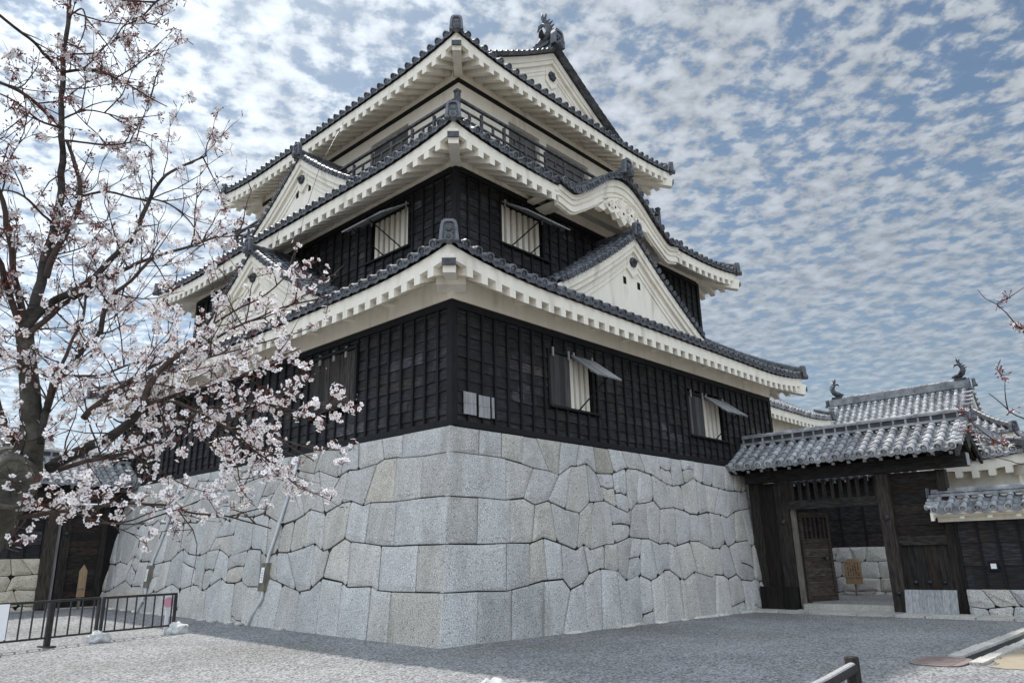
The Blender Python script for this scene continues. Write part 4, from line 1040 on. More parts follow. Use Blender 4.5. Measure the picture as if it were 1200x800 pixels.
# buildings behind
def turret(name, label, x0, x1, y0, y1, ze, f, o, wall_z0, axis_y=True, GS=1.8, half=3., shachis=True, dark=None):
    t_ = thing(name, ((x0+x1)/2, (y0+y1)/2, wall_z0), label, 'building')
    HXx = half; Ly = (y1-y0) if axis_y else (x1-x0); Lx = (x1-x0) if axis_y else (y1-y0)
    def spec(k, s):
        endside = k in ((0, 2) if axis_y else (1, 3))
        if endside: return max(0, min(GS+.3, s, Lx-s))
        e = min(s, Ly-s); return HXx if e > GS else e
    rf_ = skirt_roof(t_, x0, x1, y0, y1, ze, f, GS+.2, .22, o=o, wspec=spec, hip_to=GS)
    zr = ze+f(HXx); cx = (x0+x1)/2; cy = (y0+y1)/2
    if axis_y: line = [V((cx, y0+GS+(y1-y0-2*GS)*i/16, zr)) for i in range(17)]; dirs = ((V((cx, y0+GS, 0)), -Y_, X_), (V((cx, y1-GS, 0)), Y_, X_))
    else: line = [V((x0+GS+(x1-x0-2*GS)*i/16, cy, zr)) for i in range(17)]; dirs = ((V((x0+GS, cy, 0)), -X_, Y_), (V((x1-GS, cy, 0)), X_, Y_))
    b = MB(); ridge(b, line, .3, .36, .09, layers=3); b.build('main_ridge', TILEW, rf_)
    for P, nn, a in dirs:
        b = MB(); pts = [P+a*((HXx-GS-.2)*(-1+2*i/12))-nn*.2+Z_*(ze+f(HXx-abs((HXx-GS-.2)*(-1+2*i/12)))-.08) for i in range(13)]
        b.prism([pts[0]-Z_*.4]+pts+[pts[-1]-Z_*.4], -nn*.1); gw = b.build('gable_wall', PLASTER, rf_)
        b = MB()
        for s2 in (-1, 1):
            for i in range(8):
                xa, xb = (HXx-.9)*i/8, (HXx-.9)*(i+1)/8
                q = [P+a*s2*x+Z_*(ze+f(HXx-x)-d) for x, d in ((xa, .05), (xb, .05), (xb, .36), (xa, .36))]
                b.hexa([p-nn*.15 for p in q]+[p-nn*.03 for p in q])
        b.build('bargeboard', PLASTER, gw)
        b = MB()
        for s2 in (-1, 1):
            for i in range(12):
                x = (HXx-.7)*(i+.5)/12; p = P+a*s2*x+nn*.08+Z_*(ze+f(HXx-x)+.05); tile_row(b, [p, p-nn*.17, p-nn*.34], (a*s2+Z_*(f(HXx-x-.05)-f(HXx-x+.05))/.1).normalized(), .075, .17)
        b.build('verge_tiles', TILEW, rf_)
        b = MB(); onigawara(b, P+nn*.15+Z_*(zr+.06), nn, .7); b.build('ridge_end_tile', TILE, rf_)
        if shachis: shachi(rf_, P-nn*.3+Z_*(zr+.46), -nn, .62)
    for o_ in rf_.children: pass
    rf_.data.materials[0] = TILEW
    b = MB(); b.box(x0+o, x1-o, y0+o, y1-o, wall_z0, ze+.4); w_ = b.build('wall', PLASTER, t_)
    if dark: 
        b = MB()
        for (A, t, n, Lo) in side_frames(x0+o, x1-o, y0+o, y1-o): board_wall(b, A, t, -n, 0, Lo, wall_z0, dark, course=.45, batten=.9)
        b.build('boarding', (BOARD, BATTEN), t_)
    return t_
fy = lambda w: .62*w+.10*w*w
yg = turret('corner_turret', 'white turret with long tiled ridge and two fish finials behind the right gate roof', 27, 33, -5.3, 4.8, 5.95, fy, .9, .0, dark=4.4)
b = MB(); b.box(27.87, 27.89, -3.9, -3.3, 4.45, 5.2); b.box(28.4, 29.0, -4.42, -4.405, 4.5, 5.3); b.build('window', DARK, yg)
turret('gallery_building', 'long white plastered gallery with tiled roof just behind the right end of the keep', 16.2, 25.6, 1.5, 6.3, 7.2, lambda w: .5*w+.03*w*w, .8, .0, axis_y=False, GS=.6, half=2.4, shachis=False, dark=6.0)
turret('storehouse', 'small white plastered storehouse with tiled eaves half hidden behind the gate and garden wall', 14.6, 22.0, -7.4, -4.5, 3.85, lambda w: .5*w, .5, -.2, axis_y=False, GS=.6, half=1.45, shachis=False)

# left gate: plane y = 16, facing -y
YG = 16.
gl = thing('wooden_gate', (-1.5, YG, .2), 'timber gate behind the cherry blossom at the far left end of the stone base', 'gate', 'roofed timber gates')
straight_roof(gl, (0, YG+.5, 0), -X_, -Y_, -.35, 3.6, 4.85, 4.02, 1.35)
post(gl, -1.98, -1.72, YG-.12, YG+.2, .1, 3.5); post(gl, -2.45, -2.12, YG-.2, YG+.2, .1, 3.5, t=1.8); post(gl, -.82, -.66, YG-.1, YG+.2, .1, 3.5)
b = MB(); b.obox((-2.12, YG-.16, .1), X_*.09, Y_*.12, Z_*3.3, tone=.6); b.build('door_jamb', GREYWOOD, gl)
b = MB(); planks(b, (0, YG, 0), -X_, -Y_, .80, 1.74, .1, 3.4, .22, horizontal=True, tone=(.6, 1.3)); b.build('door_leaf', WOOD, gl)
b = MB(); b.prism([(-.68, YG-.09, .1), (-.40, YG-.09, .1), (-.02, YG-.09, 3.5), (-.68, YG-.09, 3.5)], Y_*.15, tone=.2); b.build('filler_board', WOODV, gl)
b = MB(); b.box(-3.6, .1, YG-.45, YG-.05, 3.45, 3.8, tone=.8); b.build('head_beam', WOOD, gl)
b = MB(); b.box(-3.0, -.72, YG-.2, YG+.2, .05, .28); b.build('threshold', CONC, gl)
boss(gl, (-1.85, YG-.12, 2.5), -Y_)
lw2 = thing('garden_wall', (-6, YG+.3, 0), 'black boarded wall on cream squared stones left of the far gate', 'wall')
b = MB(); stone_strip(b, (-11, YG-.02, 0), X_, -Y_, 8.55, -.1, 1.76, 44, nc=4, wmin=.35, wmax=.6); q = b.build('footing_stones', mat('cream_blocks', (.50, .44, .34), (.62, .56, .45), 2.5, .9, .4, None, speck=((.66, .6, .5), (.3, .27, .22)), speck_scale=40., tone=True), lw2)
b = MB(); b.box(-11, -2.47, YG+.06, YG+.5, -.1, 1.74); b.build('joint_backing', GAP, q)
b = MB(); board_wall(b, (-11, YG+.05, 0), X_, -Y_, 0, 8.55, 1.76, 3.0, course=.4, batten=.42, tone=(.9, 1.6)); b.box(-11, -2.46, YG+.08, YG+.4, 1.76, 3.0, mi=1); b.build('wall', (BOARD, BATTEN), lw2)
straight_roof(lw2, (0, YG+.25, 0), X_, -Y_, -11, -3.8, 3.5, 3.05, .75, under=WOOD, rh=.16, end=.5, pend=False)
turret('roofed_gallery', 'dark tiled gallery roof beyond the far left gate', -9.5, -.3, 21, 25.5, 5.3, lambda w: .5*w, .7, .0, axis_y=False, GS=.6, half=2.2, shachis=False, dark=5.2)
notice('arrow_sign', (-1.42, YG-.75, .22), -Y_, .22, .95, .38, 'narrow pale wooden sign with a pointed top in front of the left gate', 'sign', arrow=True)

# ------------------------------------------------------------------ paving at the gate, gutter
b = MB()
r = random.Random(8); y = -.35
while y > -6.9:
    l = r.uniform(.7, 1.7); w0_, w1_ = r.uniform(-.06, .06), r.uniform(-.06, .06)
    zz0 = gz(11, y)
    b.hexa([(11.02+w0_, y-l+.02, zz0-.12), (12.05, y-l+.02, zz0-.12), (12.05, y, zz0-.12), (11.02+w1_, y, zz0-.12), (11.04+w0_, y-l+.03, zz0+.05), (12.05, y-l+.03, zz0+.05), (12.05, y-.01, zz0+.05), (11.04+w1_, y-.01, zz0+.05)], tone=r.uniform(.8, 1.1)); y -= l
struct(b.build('gate_step', CONC))
b = MB(); r = random.Random(4); x = 2.2
while x < 14:
    l = r.uniform(.5, 1.3)
    for (y0, y1) in ((-7.62, -7.42), (-8.02, -7.84)):
        if y1 > -7.5 and x < 2.6: continue
        z = gz(x, -7.7); b.hexa([(x+.01, y0, z-.14), (x+l, y0, z-.14), (x+l, y1, z-.14), (x+.01, y1, z-.14), (x+.02, y0+.01, z+.035), (x+l-.01, y0+.01, z+.035+r.uniform(-.01, .01)), (x+l-.01, y1-.01, z+.035), (x+.02, y1-.01, z+.035)], tone=r.uniform(.8, 1.15))
    x += l
g_ = b.build('gutter_kerb', CONC); struct(g_)
b = MB(); vs = []; 
for i in range(13):
    x = 2.2+i; vs += [(x, -7.84, gz(x, -7.7)+.006), (x, -7.62, gz(x, -7.7)+.006)]
b.add(vs, [(2*i, 2*i+1, 2*i+3, 2*i+2) for i in range(12)]); struct(b.build('gutter_channel', GAP))
b = MB(); c = V((2.25, -7.50, gz(2.25, -7.5)+.012)); n = 20
pr = [(.50*math.copysign(abs(math.cos(2*math.pi*i/n))**.6, math.cos(2*math.pi*i/n)), .34*math.copysign(abs(math.sin(2*math.pi*i/n))**.6, math.sin(2*math.pi*i/n))) for i in range(n)]
b.prism([c+V((x, y, 0)) for x, y in pr], Z_*.012)
for i in range(7): b.box(c.x-.40+i*.12, c.x-.36+i*.12, c.y-.24, c.y+.24, c.z+.012, c.z+.018)
tag(b.build('drain_cover', RUST), 'flat reddish iron drain cover in the gravel at the end of the stone gutter', 'drain cover')

# ------------------------------------------------------------------ conduits on the left face
def wallp(y, z, d=.06): q = stone_pt_left(0, z, 0); return V((q.x-d, y, z))
for (ys, label) in (((5.30, 5.42, 5.70, 5.84, 5.82, 5.74, 6.02, 6.10), 'grey steel conduit with a meter box on the stone base, nearer the corner'),
                    ((11.75, 11.9, 12.2, 12.42, 12.38, 12.34, 12.5, 12.6), 'grey steel conduit with a meter box on the stone base behind the steel railing')):
    g0 = gz(-.6, ys[-1]); cp = thing('conduit', wallp(ys[-1], g0), label, 'pipe', 'conduits up the stone base')
    zs = (3.95, 3.2, 2.1, 1.62, 1.0, .7, .35, g0-.05)
    b = MB(); b.tube([wallp(y, z) for y, z in zip(ys, zs)], .038, 8); b.build('pipe', PIPE, cp)
    c = wallp(ys[3]-.02, 1.2, 0); b = MB(); b.obox(c+V((-.16, -.13, -.34)), V((.16, 0, 0)), V((0, .26, 0)), V((.06, 0, .62))); bx = b.build('meter_box', BOXM, cp)
    b = MB(); b.obox(c+V((-.166, -.09, -.16)), V((.005, 0, 0)), V((0, .14, 0)), V((.035, 0, .34))); b.build('paper_label', WHITE, bx)
    b = MB()
    for k in range(5): b.obox(c+V((-.168+.006*k, -.06, -.10+k*.05)), V((.002, 0, 0)), V((0, .04+.03*(k % 2), 0)), V((0, 0, .015)))
    b.build('small_print', IRON, bx)
    for z, y in ((3.3, ys[1]), (2.4, ys[2]-.05), (.5, ys[6]-.08)):
        b = MB(); p = wallp(y, z, .03); b.box(p.x-.05, p.x+.03, p.y-.07, p.y+.07, z-.02, z+.02); b.build('pipe_clip', PIPE, cp)

# ------------------------------------------------------------------ railings, sacks, little signs
def railing_panel(p, q, label, n, endpost=True):
    p = V(p); q = V(q); t = (q-p).normalized(); L = (q-p).length; zt = .80
    h = thing('steel_railing', (p+q)/2, label, 'railing', 'black steel railings')
    b = MB(); b.bar(p+Z_*zt, q+Z_*zt, .045, .045); b.build('top_rail', IRON, h)
    b = MB(); b.bar(p+Z_*.17, q+Z_*.17, .035, .035); b.build('bottom_rail', IRON, h)
    for i in range(n):
        c = p+t*(L*(i+.5)/n); b = MB(); b.bar(c+Z_*.18, c+Z_*.79, .022, .022, upv=t); b.build('bar', IRON, h)
    for c in (p+t*.02, q-t*.02):
        b = MB(); b.bar(c-Z_*.0, c+Z_*.79, .05, .05, upv=t); pb = b.build('post', IRON, h)
        s = t.cross(Z_); b = MB(); b.bar(c-s*.20+Z_*.015, c+s*.20+Z_*.015, .06, .03); b.build('foot', IRON, pb)
    return h
railing_panel((-7.3, 4.9, .09), (-5.05, 5.42, .09), 'black steel railing panel running off the left edge of the view', 11)
railing_panel((-5.03, 5.44, .09), (-4.12, 5.70, .09), 'short black steel railing panel between the two longer ones', 4)
railing_panel((-4.06, 5.74, .09), (-2.50, 5.98, .09), 'black steel railing panel with worn pale top rail nearest the stone base', 8)
b = MB(); b.bar((-4.02, 5.745, .916), (-3.0, 5.905, .916), .046, .006); tag(b.build('wooden_batten', PALEWOOD), 'thin pale batten lying along the top of the railing nearest the stone base', 'batten')
def sack(c, s, seed, label, sc=(1, 1, 1)):
    b = MB(); n, m = 28, 18; vs = []
    for i in range(m+1):
        f = math.pi*i/m
        for j in range(n):
            a = 2*math.pi*j/n; d = V((math.sin(f)*math.cos(a), math.sin(f)*math.sin(a), math.cos(f)))
            e = 1+.34*noise.noise(d*1.6+V((seed, 0, 0)))+.22*noise.noise(d*4.0+V((0, seed, 0)))+.08*noise.noise(d*9+V((0, 0, seed)))
            p = V((d.x*s*sc[0], d.y*s*.75*sc[1], max(d.z, -.55)*s*.72*sc[2]))*e; vs.append(V(c)+p+Z_*s*.36)
    b.add(vs, [(i*n+j, i*n+(j+1) % n, (i+1)*n+(j+1) % n, (i+1)*n+j) for i in range(m) for j in range(n)], smooth=True)
    o_ = thing('sandbag', V(c), label, 'sandbag', 'white sandbags')
    b.build('sack', BAGM, o_)
    b = MB(); p = V(c)+V((.02, .0, s*.80)); p -= Z_*s*.22; b.tube([p-Z_*.05, p+Z_*.01, p+V((.02, -.01, .03)), p+V((.05, -.02, .045))], [s*.34, s*.18, s*.22, s*.30], 9); b.build('tied_neck', BAGM, o_)
sack((-4.15, 5.48, .08), .20, 1.3, 'squat white sandbag on the gravel at the foot of the railing joint')
sack((-2.50, 5.80, .07), .22, 4.1, 'crumpled white sandbag at the railing end beside the pink topped sign')
sack((-3.77, -4.72, -.0), .23, 7.7, 'white sandbag of which only the rounded top shows at the bottom edge of the view')
st = thing('sign_stake', (-2.62, 6.02, .08), 'short white stake with a pink round mark at the railing end', 'sign')
b = MB(); b.box(-2.65, -2.58, 6.10, 6.13, .08, .62); b.build('stake', WHITE, st)
b = MB(); b.prism([(-2.72, 6.08, .58), (-2.50, 6.08, .58), (-2.50, 6.08, .86), (-2.72, 6.08, .86)], Y_*.012); bd = b.build('board', WHITE, st)
b = MB(); c = V((-2.63, 6.075, .72)); b.tube([c, c-Y_*.004], .10, 16, smooth=False); b.build('pink_disc', PINK, bd)
b = MB(); b.box(-6.17, -5.86, 4.87, 4.89, .32, .90); tag(b.build('white_sign', WHITE), 'plain white sign board tied to the railing at the left edge of the view', 'sign')

# ------------------------------------------------------------------ log barrier and white cap near the camera
bar_ = thing('log_barrier', (-1.95, -7.82, 0), 'low dark log barrier with a pale upper side at the bottom of the view', 'barrier')
b = MB(); b.tube([(-1.95, -7.82, -.1), (-1.95, -7.82, .49), (-1.95, -7.82, .50)], [.068, .066, .058], 14); b.build('post', WOODV, bar_)
b = MB(); b.tube([(-2.0, -7.84, .40), (-2.9, -7.92, .385), (-4.2, -8.02, .38), (-5.6, -8.13, .38)], [.048, .05, .05, .05], 12); b.build('log', WOODV, bar_)
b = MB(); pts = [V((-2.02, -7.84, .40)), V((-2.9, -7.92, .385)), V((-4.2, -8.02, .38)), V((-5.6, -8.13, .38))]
b.sweep(pts, [(-.034, .038), (.034, .038), (.026, .050), (0, .056), (-.026, .050)]); b.build('pale_side', GREYWOOD, bar_)  # paler strip laid along the upper side of the log

# ------------------------------------------------------------------ cherry trees
def flower(b, c, d, s, rr, tone):
    """five notched petals round a dark calyx on a short stalk; d points out of the flower"""
    d = V(d).normalized(); a = d.cross(V((rr.uniform(-1, 1), rr.uniform(-1, 1), rr.uniform(-1, 1)))).normalized(); e = d.cross(a)
    cup = rr.uniform(.05, .55); ph = rr.uniform(0, 6.28)
    for k in range(5):
        w = ph+k*1.2566; u = a*math.cos(w)+e*math.sin(w); v = a*-math.sin(w)+e*math.cos(w)
        p = [c+u*s*.12, c+u*s*.62-v*s*.42+d*s*cup*.55, c+u*s*1.0-v*s*.18+d*s*cup, c+u*s*.92+d*s*cup*.85, c+u*s*1.0+v*s*.18+d*s*cup, c+u*s*.62+v*s*.42+d*s*cup*.55]
        b.add(p, [(0, 1, 2, 3), (0, 3, 4, 5)], mi=0, tone=tone*rr.uniform(.92, 1.05))
    q = [c-d*s*.45]+[c+(a*math.cos(t)+e*math.sin(t))*s*.2+d*s*.02 for t in (0, 2.1, 4.2)]
    b.add(q, [(0, 1, 2), (0, 2, 3), (0, 3, 1)], mi=1)
    q = [c+d*s*.16]+[c+(a*math.cos(t)+e*math.sin(t))*s*.13+d*s*.03 for t in (0, 2.1, 4.2)]
    b.add(q, [(0, 1, 2), (0, 2, 3), (0, 3, 1)], mi=1)
def stalk(b, p, q, r=.0012, mi=1):
    t = (q-p).normalized(); a = t.cross(V((.3, .5, .8))).normalized(); e = t.cross(a)
    vs = [p+(a*math.cos(w)+e*math.sin(w))*r for w in (0, 2.1, 4.2)]+[q+(a*math.cos(w)+e*math.sin(w))*r for w in (0, 2.1, 4.2)]
    b.add(vs, [(0, 1, 4, 3), (1, 2, 5, 4), (2, 0, 3, 5)], mi=mi)
def bud(b, c, d, s, rr):
    d = V(d).normalized(); a = d.cross(V((.2, .9, .4))).normalized(); e = d.cross(a)
    vs = [c-d*s*.9]+[c+(a*math.cos(t)+e*math.sin(t))*s*.42 for t in (0, 1.57, 3.14, 4.71)]+[c+d*s*.9]
    b.add(vs, [(0, 2, 1), (0, 3, 2), (0, 4, 3), (0, 1, 4)], mi=1); b.add(vs, [(5, 1, 2), (5, 2, 3), (5, 3, 4), (5, 4, 1)], mi=0 if rr.random() < .5 else 1, tone=.75)
def cluster(b, p, rr, openness, big=1.):
    n = rr.randint(3, 7) if openness > .6 else rr.randint(6, 14); base = V((rr.gauss(0, 1), rr.gauss(0, 1), rr.gauss(-.1, 1))).normalized()
    for _ in range(n):
        d = (base*.7+V((rr.gauss(0, 1), rr.gauss(0, 1), rr.gauss(0, 1))).normalized()).normalized()
        l = rr.uniform(.018, .042)*big; c = p+d*l; stalk(b, p, c)
        if rr.random() < openness: flower(b, c, d, rr.uniform(.0115, .0160), rr, rr.uniform(.9, 1.04)*(1 if openness > .6 else .72))  # petals of less open clusters darkened: crown shade put into the colour
        else: bud(b, c, d, rr.uniform(.007, .0125), rr)
def grow(tree, limbs, seed, density=1., bark=BARK, name='branch'):
    """limbs: (points (px, py, depth), r0, r1, twig density, openness, blossom density)"""
    rr = random.Random(seed); tw = MB(); fl = MB()
    def twig(p, d, L, r, depth, opn, bl):
        pts = [p]; q = p; n = max(3, int(L/.06))
        for i in range(n):
            d = (d+V((rr.gauss(0, .16), rr.gauss(0, .16), rr.gauss(.05, .15)))).normalized(); q = q+d*(L/n); pts.append(q)
        tw.tube(pts, [r*(1-.75*i/n) for i in range(n+1)], 4 if depth else 5, cap=False)
        for i in range(1, n+1):
            if rr.random() < bl: 
                g = V((rr.gauss(0, 1), rr.gauss(0, 1), rr.gauss(0, 1))).normalized()*rr.uniform(.0, .018)
                cluster(fl, pts[i]+g, rr, opn)
            elif rr.random() < .35:
                e = (d+V((rr.gauss(0, 1), rr.gauss(0, 1), rr.gauss(.3, 1)))).normalized(); stalk(tw, pts[i], pts[i]+e*rr.uniform(.012, .035), .0022, 0)
                bud(fl, pts[i]+e*.03, e, .006, rr)
        if depth < 2:
            for i in range(1, n):
                if rr.random() < .42:
                    e = (d*.8+V((rr.gauss(0, .6), rr.gauss(0, .6), rr.gauss(.15, .6)))).normalized()
                    twig(pts[i], e, L*rr.uniform(.3, .6), r*.6, depth+1, opn, bl)
    for pts, ra, rb, td, opn, bl in limbs:
        P = [at(*p) for p in pts]
        # smooth the traced line
        Q = []
        for i in range(len(P)-1):
            p0, p1, p2, p3 = P[max(i-1, 0)], P[i], P[i+1], P[min(i+2, len(P)-1)]
            for k in range(4):
                t = k/4; Q.append(.5*((2*p1)+(p2-p0)*t+(2*p0-5*p1+4*p2-p3)*t*t+(3*p1-p0-3*p2+p3)*t**3))
        Q.append(P[-1]); m = len(Q)
        Q = [q+V((noise.noise(q*9), noise.noise(q*9+V((7, 0, 0))), noise.noise(q*9+V((0, 7, 0)))))*.012*min(1, i/2)*(i < m-1) for i, q in enumerate(Q)]
        b = MB(); b.tube(Q, [.84*(ra+(rb-ra)*(i/(m-1))**.8)*(1+.13*noise.noise(q*14)) for i, q in enumerate(Q)], 9); b.build(name, bark if rb > .012 or ra > .02 else TWIG, tree)
        for i in range(1, m):
            seg = (Q[i]-Q[i-1]); dens = td*density*seg.length/.10; k = int(dens)+(rr.random() < dens-int(dens))
            for _ in range(k):
                p = Q[i-1]+seg*rr.random(); d = (seg.normalized()*rr.uniform(.2, .9)+V((rr.gauss(0, .6), rr.gauss(0, .6), rr.gauss(.12, .6)))).normalized()
                twig(p, d, rr.uniform(.12, .50)*(1 if i < m-2 else .6), rr.uniform(.003, .005), 0, opn, bl)
            if rr.random() < bl*.8*seg.length/.06: cluster(fl, Q[i]+V((rr.gauss(0, 1), rr.gauss(0, 1), rr.gauss(0, 1))).normalized()*.02, rr, opn)
    if tw.v: struct(tw.build('twigs', TWIG, tree), 'stuff')
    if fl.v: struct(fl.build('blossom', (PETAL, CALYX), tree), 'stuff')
    return len(fl.f)
g0 = at(-190, 1060, 3.5); g0.z = 0
ct = thing('cherry_tree', g0, 'big flowering cherry tree with a sawn limb, leaning in from the left edge', 'tree', 'flowering cherry trees')
trunk_pts = [at(-190, 1050, 3.5), at(-175, 900, 3.45), at(-135, 770, 3.4), at(-80, 690, 3.36), at(-34, 628, 3.33), at(2, 583, 3.31), at(28, 552, 3.3), at(38, 515, 3.3), at(36, 475, 3.3), at(32, 425, 3.33), at(28, 382, 3.38)]
trunk_pts[0].z = -.1
b = MB(); Q = resample(trunk_pts, .045); m = len(Q)
def trad(i):
    t = i/(m-1); r_ = .20-.03*t if t < .42 else None
    prof = [(0, .24), (.12, .18), (.5, .150), (.66, .14), (.74, .110), (.80, .066), (.86, .045), (.93, .038), (1., .033)]
    for (a, x), (c, y) in zip(prof, prof[1:]):
        if a <= t <= c: return x+(y-x)*(t-a)/(c-a)
    return .033
n = 18; vs = []; prev = None
for i, p in enumerate(Q):
    t = (Q[min(i+1, m-1)]-Q[max(i-1, 0)]).normalized(); a = t.cross(V((.3, .8, .1))).normalized(); e = t.cross(a)
    for j in range(n):
        w = 2*math.pi*j/n; d = a*math.cos(w)+e*math.sin(w)
        vs.append(p+d*trad(i)*(1+.16*noise.noise(p*6+d*1.5)+.10*noise.noise(p*17+d*4)))
b.add(vs, [(i*n+j, i*n+(j+1) % n, (i+1)*n+(j+1) % n, (i+1)*n+j) for i in range(m-1) for j in range(n)], smooth=True)
tr_ = b.build('trunk', BARKG, ct)
# the sawn limb facing the camera
sc = at(16, 566, 3.06); sd = (CAM-sc).normalized(); sd = (sd+V((0, 0, -.12))+rt*.10).normalized(); a = sd.cross(Z_).normalized(); e = a.cross(sd)
b = MB(); n = 26
def ringp(c, r): return [c+(a*math.cos(2*math.pi*j/n)*r*.92+e*math.sin(2*math.pi*j/n)*r*1.12)*(1+.10*noise.noise(V((math.cos(2*math.pi*j/n)*1.6, math.sin(2*math.pi*j/n)*1.6, 4)))+.05*noise.noise(V((j*1.7, r*60, 2)))) for j in range(n)]
rs = [ringp(sc-sd*.30-rt*.02, .12), ringp(sc-sd*.16-rt*.01, .108), ringp(sc-sd*.05, .098), ringp(sc-sd*.0, .102), ringp(sc+sd*.012, .094), ringp(sc+sd*.005, .082)]
b.add(sum(rs, []), [(k*n+j, k*n+(j+1) % n, (k+1)*n+(j+1) % n, (k+1)*n+j) for k in range(5) for j in range(n)], smooth=True); sl_ = b.build('sawn_limb', BARKG, tr_)
b = MB(); q = ringp(sc+sd*.004, .083); rings = [q]+[[sc+sd*.004+(p-sc-sd*.004)*f+sd*(.004*noise.noise(p*22+V((f*9, 0, 0)))) for p in q] for f in (.8, .6, .4, .2)]
b.add(sum(rings, [])+[sc+sd*.004], [(k*n+j, k*n+(j+1) % n, (k+1)*n+(j+1) % n, (k+1)*n+j) for k in range(4) for j in range(n)]+[(4*n+j, 4*n+(j+1) % n, 5*n) for j in range(n)]); b.build('sawn_face', CUTWOOD, sl_)
b = MB()
for k in range(19):
    w = k*.331+rnd.uniform(-.12, .12); d = a*math.cos(w)*.92+e*math.sin(w)*1.1; s_ = e*math.cos(w)-a*math.sin(w)
    q0, q1 = rnd.uniform(.0, .03), rnd.uniform(.04, .080); wd = rnd.uniform(.0005, .0016); bend = s_*rnd.uniform(-.005, .005)
    P_ = [sc+sd*.010+d*(q0+(q1-q0)*i/4)+bend*math.sin(i*1.1) for i in range(5)]
    b.add([p-s_*wd*(1-abs(i-1.5)/4) for i, p in enumerate(P_)]+[p+s_*wd*(1-abs(i-1.5)/4) for i, p in enumerate(P_)], [(i, i+1, i+6, i+5) for i in range(4)])
b.build('drying_crack', GAP, sl_)
D = lambda pts, d0, d1: [(x, y, d0+(d1-d0)*i/(len(pts)-1)) for i, (x, y) in enumerate(pts)]
UP, LO = .28, .95
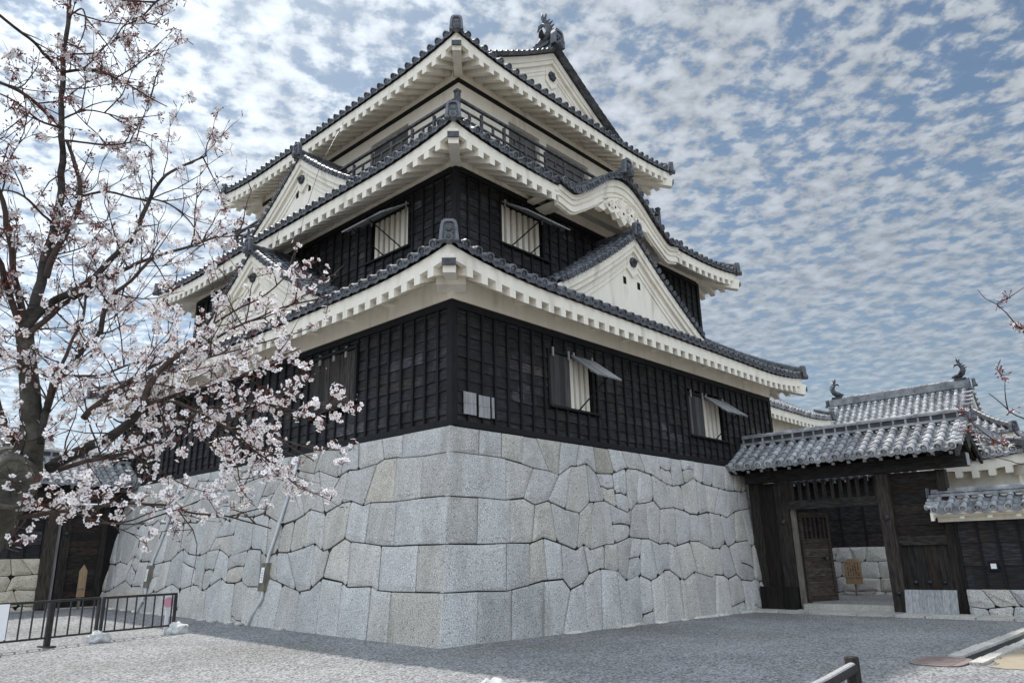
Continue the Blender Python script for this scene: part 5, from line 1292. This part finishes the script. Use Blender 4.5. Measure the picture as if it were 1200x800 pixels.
limbs = [
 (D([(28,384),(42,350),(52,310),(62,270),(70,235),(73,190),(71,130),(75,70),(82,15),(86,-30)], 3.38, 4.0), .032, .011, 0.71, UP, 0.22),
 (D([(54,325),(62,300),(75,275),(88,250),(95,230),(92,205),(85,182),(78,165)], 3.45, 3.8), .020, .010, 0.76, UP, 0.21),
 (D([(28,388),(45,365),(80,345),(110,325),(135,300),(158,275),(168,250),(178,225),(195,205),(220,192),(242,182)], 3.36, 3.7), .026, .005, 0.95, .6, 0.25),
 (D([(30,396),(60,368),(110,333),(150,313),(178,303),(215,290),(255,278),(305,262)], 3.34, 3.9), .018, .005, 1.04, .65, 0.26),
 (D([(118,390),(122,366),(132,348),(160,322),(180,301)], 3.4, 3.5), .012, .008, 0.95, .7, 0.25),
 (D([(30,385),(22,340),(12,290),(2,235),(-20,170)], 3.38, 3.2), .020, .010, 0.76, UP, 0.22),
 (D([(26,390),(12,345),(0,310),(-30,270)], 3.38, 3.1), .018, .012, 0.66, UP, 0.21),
 (D([(46,520),(55,478),(62,452),(80,428),(103,406),(118,386),(122,355)], 3.28, 3.5), .022, .010, 0.95, .85, 0.31),
 (D([(54,474),(68,432),(85,400),(97,375),(102,340)], 3.28, 3.4), .012, .006, 0.95, .8, 0.28),
 (D([(98,490),(120,471),(140,456),(160,442),(178,430),(205,417),(238,404),(275,385),(330,362),(386,346)], 3.2, 3.7), .017, .004, 1.04, .86, 0.31),
 (D([(165,484),(172,460),(181,444),(192,430),(216,412),(236,398)], 3.2, 3.4), .020, .012, 0.95, .9, 0.31),
 (D([(58,548),(85,532),(110,520),(135,505),(155,490),(168,478)], 3.28, 3.2), .032, .020, 0.85, LO, 0.31),
 (D([(70,550),(100,541),(140,533),(180,520),(208,517)], 3.25, 3.1), .014, .006, 0.96, LO, 0.34),
 (D([(22,606),(55,601),(80,598),(115,592),(150,590),(190,592),(230,600),(272,607),(318,619)], 3.1, 3.25), .013, .003, 1.00, .97, 0.38),
 (D([(76,598),(95,604),(112,611),(150,615),(170,612)], 3.08, 3.0), .006, .003, 0.96, .97, 0.38),
 (D([(30,608),(18,622),(8,640),(22,646)], 3.05, 3.0), .006, .003, 0.95, .97, 0.40),
 (D([(150,508),(200,500),(240,482),(268,476),(312,472),(345,480),(392,470)], 3.2, 3.6), .012, .003, 1.12, LO, 0.37),
 (D([(205,470),(240,488),(275,508),(305,532),(335,548)], 3.3, 3.5), .010, .003, 1.04, LO, 0.34),
 (D([(170,475),(215,460),(262,448),(310,428),(352,408)], 3.25, 3.6), .010, .003, 0.84, LO, 0.27),
 (D([(120,455),(160,470),(210,472),(255,500),(300,505),(335,520),(368,540)], 3.3, 3.5), .011, .003, 1.12, LO, 0.37),
 (D([(62,440),(110,440),(160,425),(215,405)], 3.35, 3.6), .009, .004, 1.04, .9, 0.34),
 (D([(215,405),(262,372),(312,345),(345,318),(372,330)], 3.5, 3.8), .007, .003, 0.73, .88, 0.26),
 (D([(240,420),(290,405),(330,395),(365,385)], 3.4, 3.7), .006, .003, 0.67, .6, 0.21),
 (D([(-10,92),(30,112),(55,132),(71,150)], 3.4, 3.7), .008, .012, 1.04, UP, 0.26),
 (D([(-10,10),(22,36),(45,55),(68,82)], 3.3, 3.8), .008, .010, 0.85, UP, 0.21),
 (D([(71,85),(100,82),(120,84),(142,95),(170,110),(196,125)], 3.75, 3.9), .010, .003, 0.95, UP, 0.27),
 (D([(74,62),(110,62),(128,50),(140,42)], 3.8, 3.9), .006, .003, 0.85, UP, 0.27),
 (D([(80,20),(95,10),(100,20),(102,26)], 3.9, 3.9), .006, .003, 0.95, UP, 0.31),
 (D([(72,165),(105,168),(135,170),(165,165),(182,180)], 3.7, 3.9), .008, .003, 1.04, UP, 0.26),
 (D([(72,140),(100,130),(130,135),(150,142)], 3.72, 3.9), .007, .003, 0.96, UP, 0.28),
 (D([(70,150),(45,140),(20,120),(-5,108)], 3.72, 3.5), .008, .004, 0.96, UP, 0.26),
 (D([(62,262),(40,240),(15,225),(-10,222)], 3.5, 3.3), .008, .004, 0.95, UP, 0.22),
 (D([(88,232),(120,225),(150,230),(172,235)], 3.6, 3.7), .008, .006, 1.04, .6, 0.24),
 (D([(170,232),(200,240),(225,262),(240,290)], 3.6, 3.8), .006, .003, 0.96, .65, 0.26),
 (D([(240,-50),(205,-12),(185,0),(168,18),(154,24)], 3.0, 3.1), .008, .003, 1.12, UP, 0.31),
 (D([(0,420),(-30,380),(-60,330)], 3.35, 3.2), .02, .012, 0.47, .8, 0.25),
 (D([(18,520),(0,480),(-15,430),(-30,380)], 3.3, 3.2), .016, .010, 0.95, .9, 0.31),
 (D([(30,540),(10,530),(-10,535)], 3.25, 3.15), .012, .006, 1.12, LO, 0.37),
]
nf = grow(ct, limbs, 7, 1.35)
g1 = at(1440, 900, 4.2); g1.z = 0
c2 = thing('cherry_tree', g1, 'cherry tree of which only a few budding twigs reach in at the right edge', 'tree', 'flowering cherry trees')
tp = [V((g1.x, g1.y, -.1)), at(1446, 780, 4.2), at(1432, 660, 4.2), at(1440, 560, 4.22), at(1462, 470, 4.28)]
b = MB(); b.tube(resample(tp, .15), [.125-.0042*i+.012*noise.noise(V((i*.9, 1, 2))) for i in range(len(resample(tp, .15)))], 12); b.build('trunk', BARKG, c2)
grow(c2, [
 (D([(1430,640),(1330,575),(1260,530),(1215,500),(1185,482),(1159,461)], 4.2, 3.6), .012, .002, .22, .08, .22),
 (D([(1260,542),(1215,530),(1180,522),(1150,513)], 3.9, 3.6), .005, .002, .22, .12, .4),
 (D([(1260,562),(1215,548),(1185,540),(1162,534)], 3.9, 3.6), .004, .002, .2, .1, .4),
 (D([(1430,520),(1330,440),(1250,400),(1210,388),(1190,382)], 4.2, 3.7), .012, .002, .15, .08, .3),
 (D([(1260,420),(1225,413),(1200,409)], 3.9, 3.7), .004, .002, .15, .08, .3),
 (D([(1458,480),(1470,380),(1452,290),(1480,180),(1465,60)], 4.28, 4.7), .06, .012, 1.2, .4, .4),
 (D([(1450,520),(1520,420),(1600,340),(1690,250)], 4.25, 4.9), .05, .010, 1.2, .5, .4),
 (D([(1440,600),(1530,540),(1640,500),(1740,470)], 4.2, 4.4), .04, .008, 1.2, .6, .4),
 (D([(1460,470),(1430,370),(1405,280),(1420,190)], 4.28, 5.2), .045, .010, .9, .4, .4),
], 17, .35)
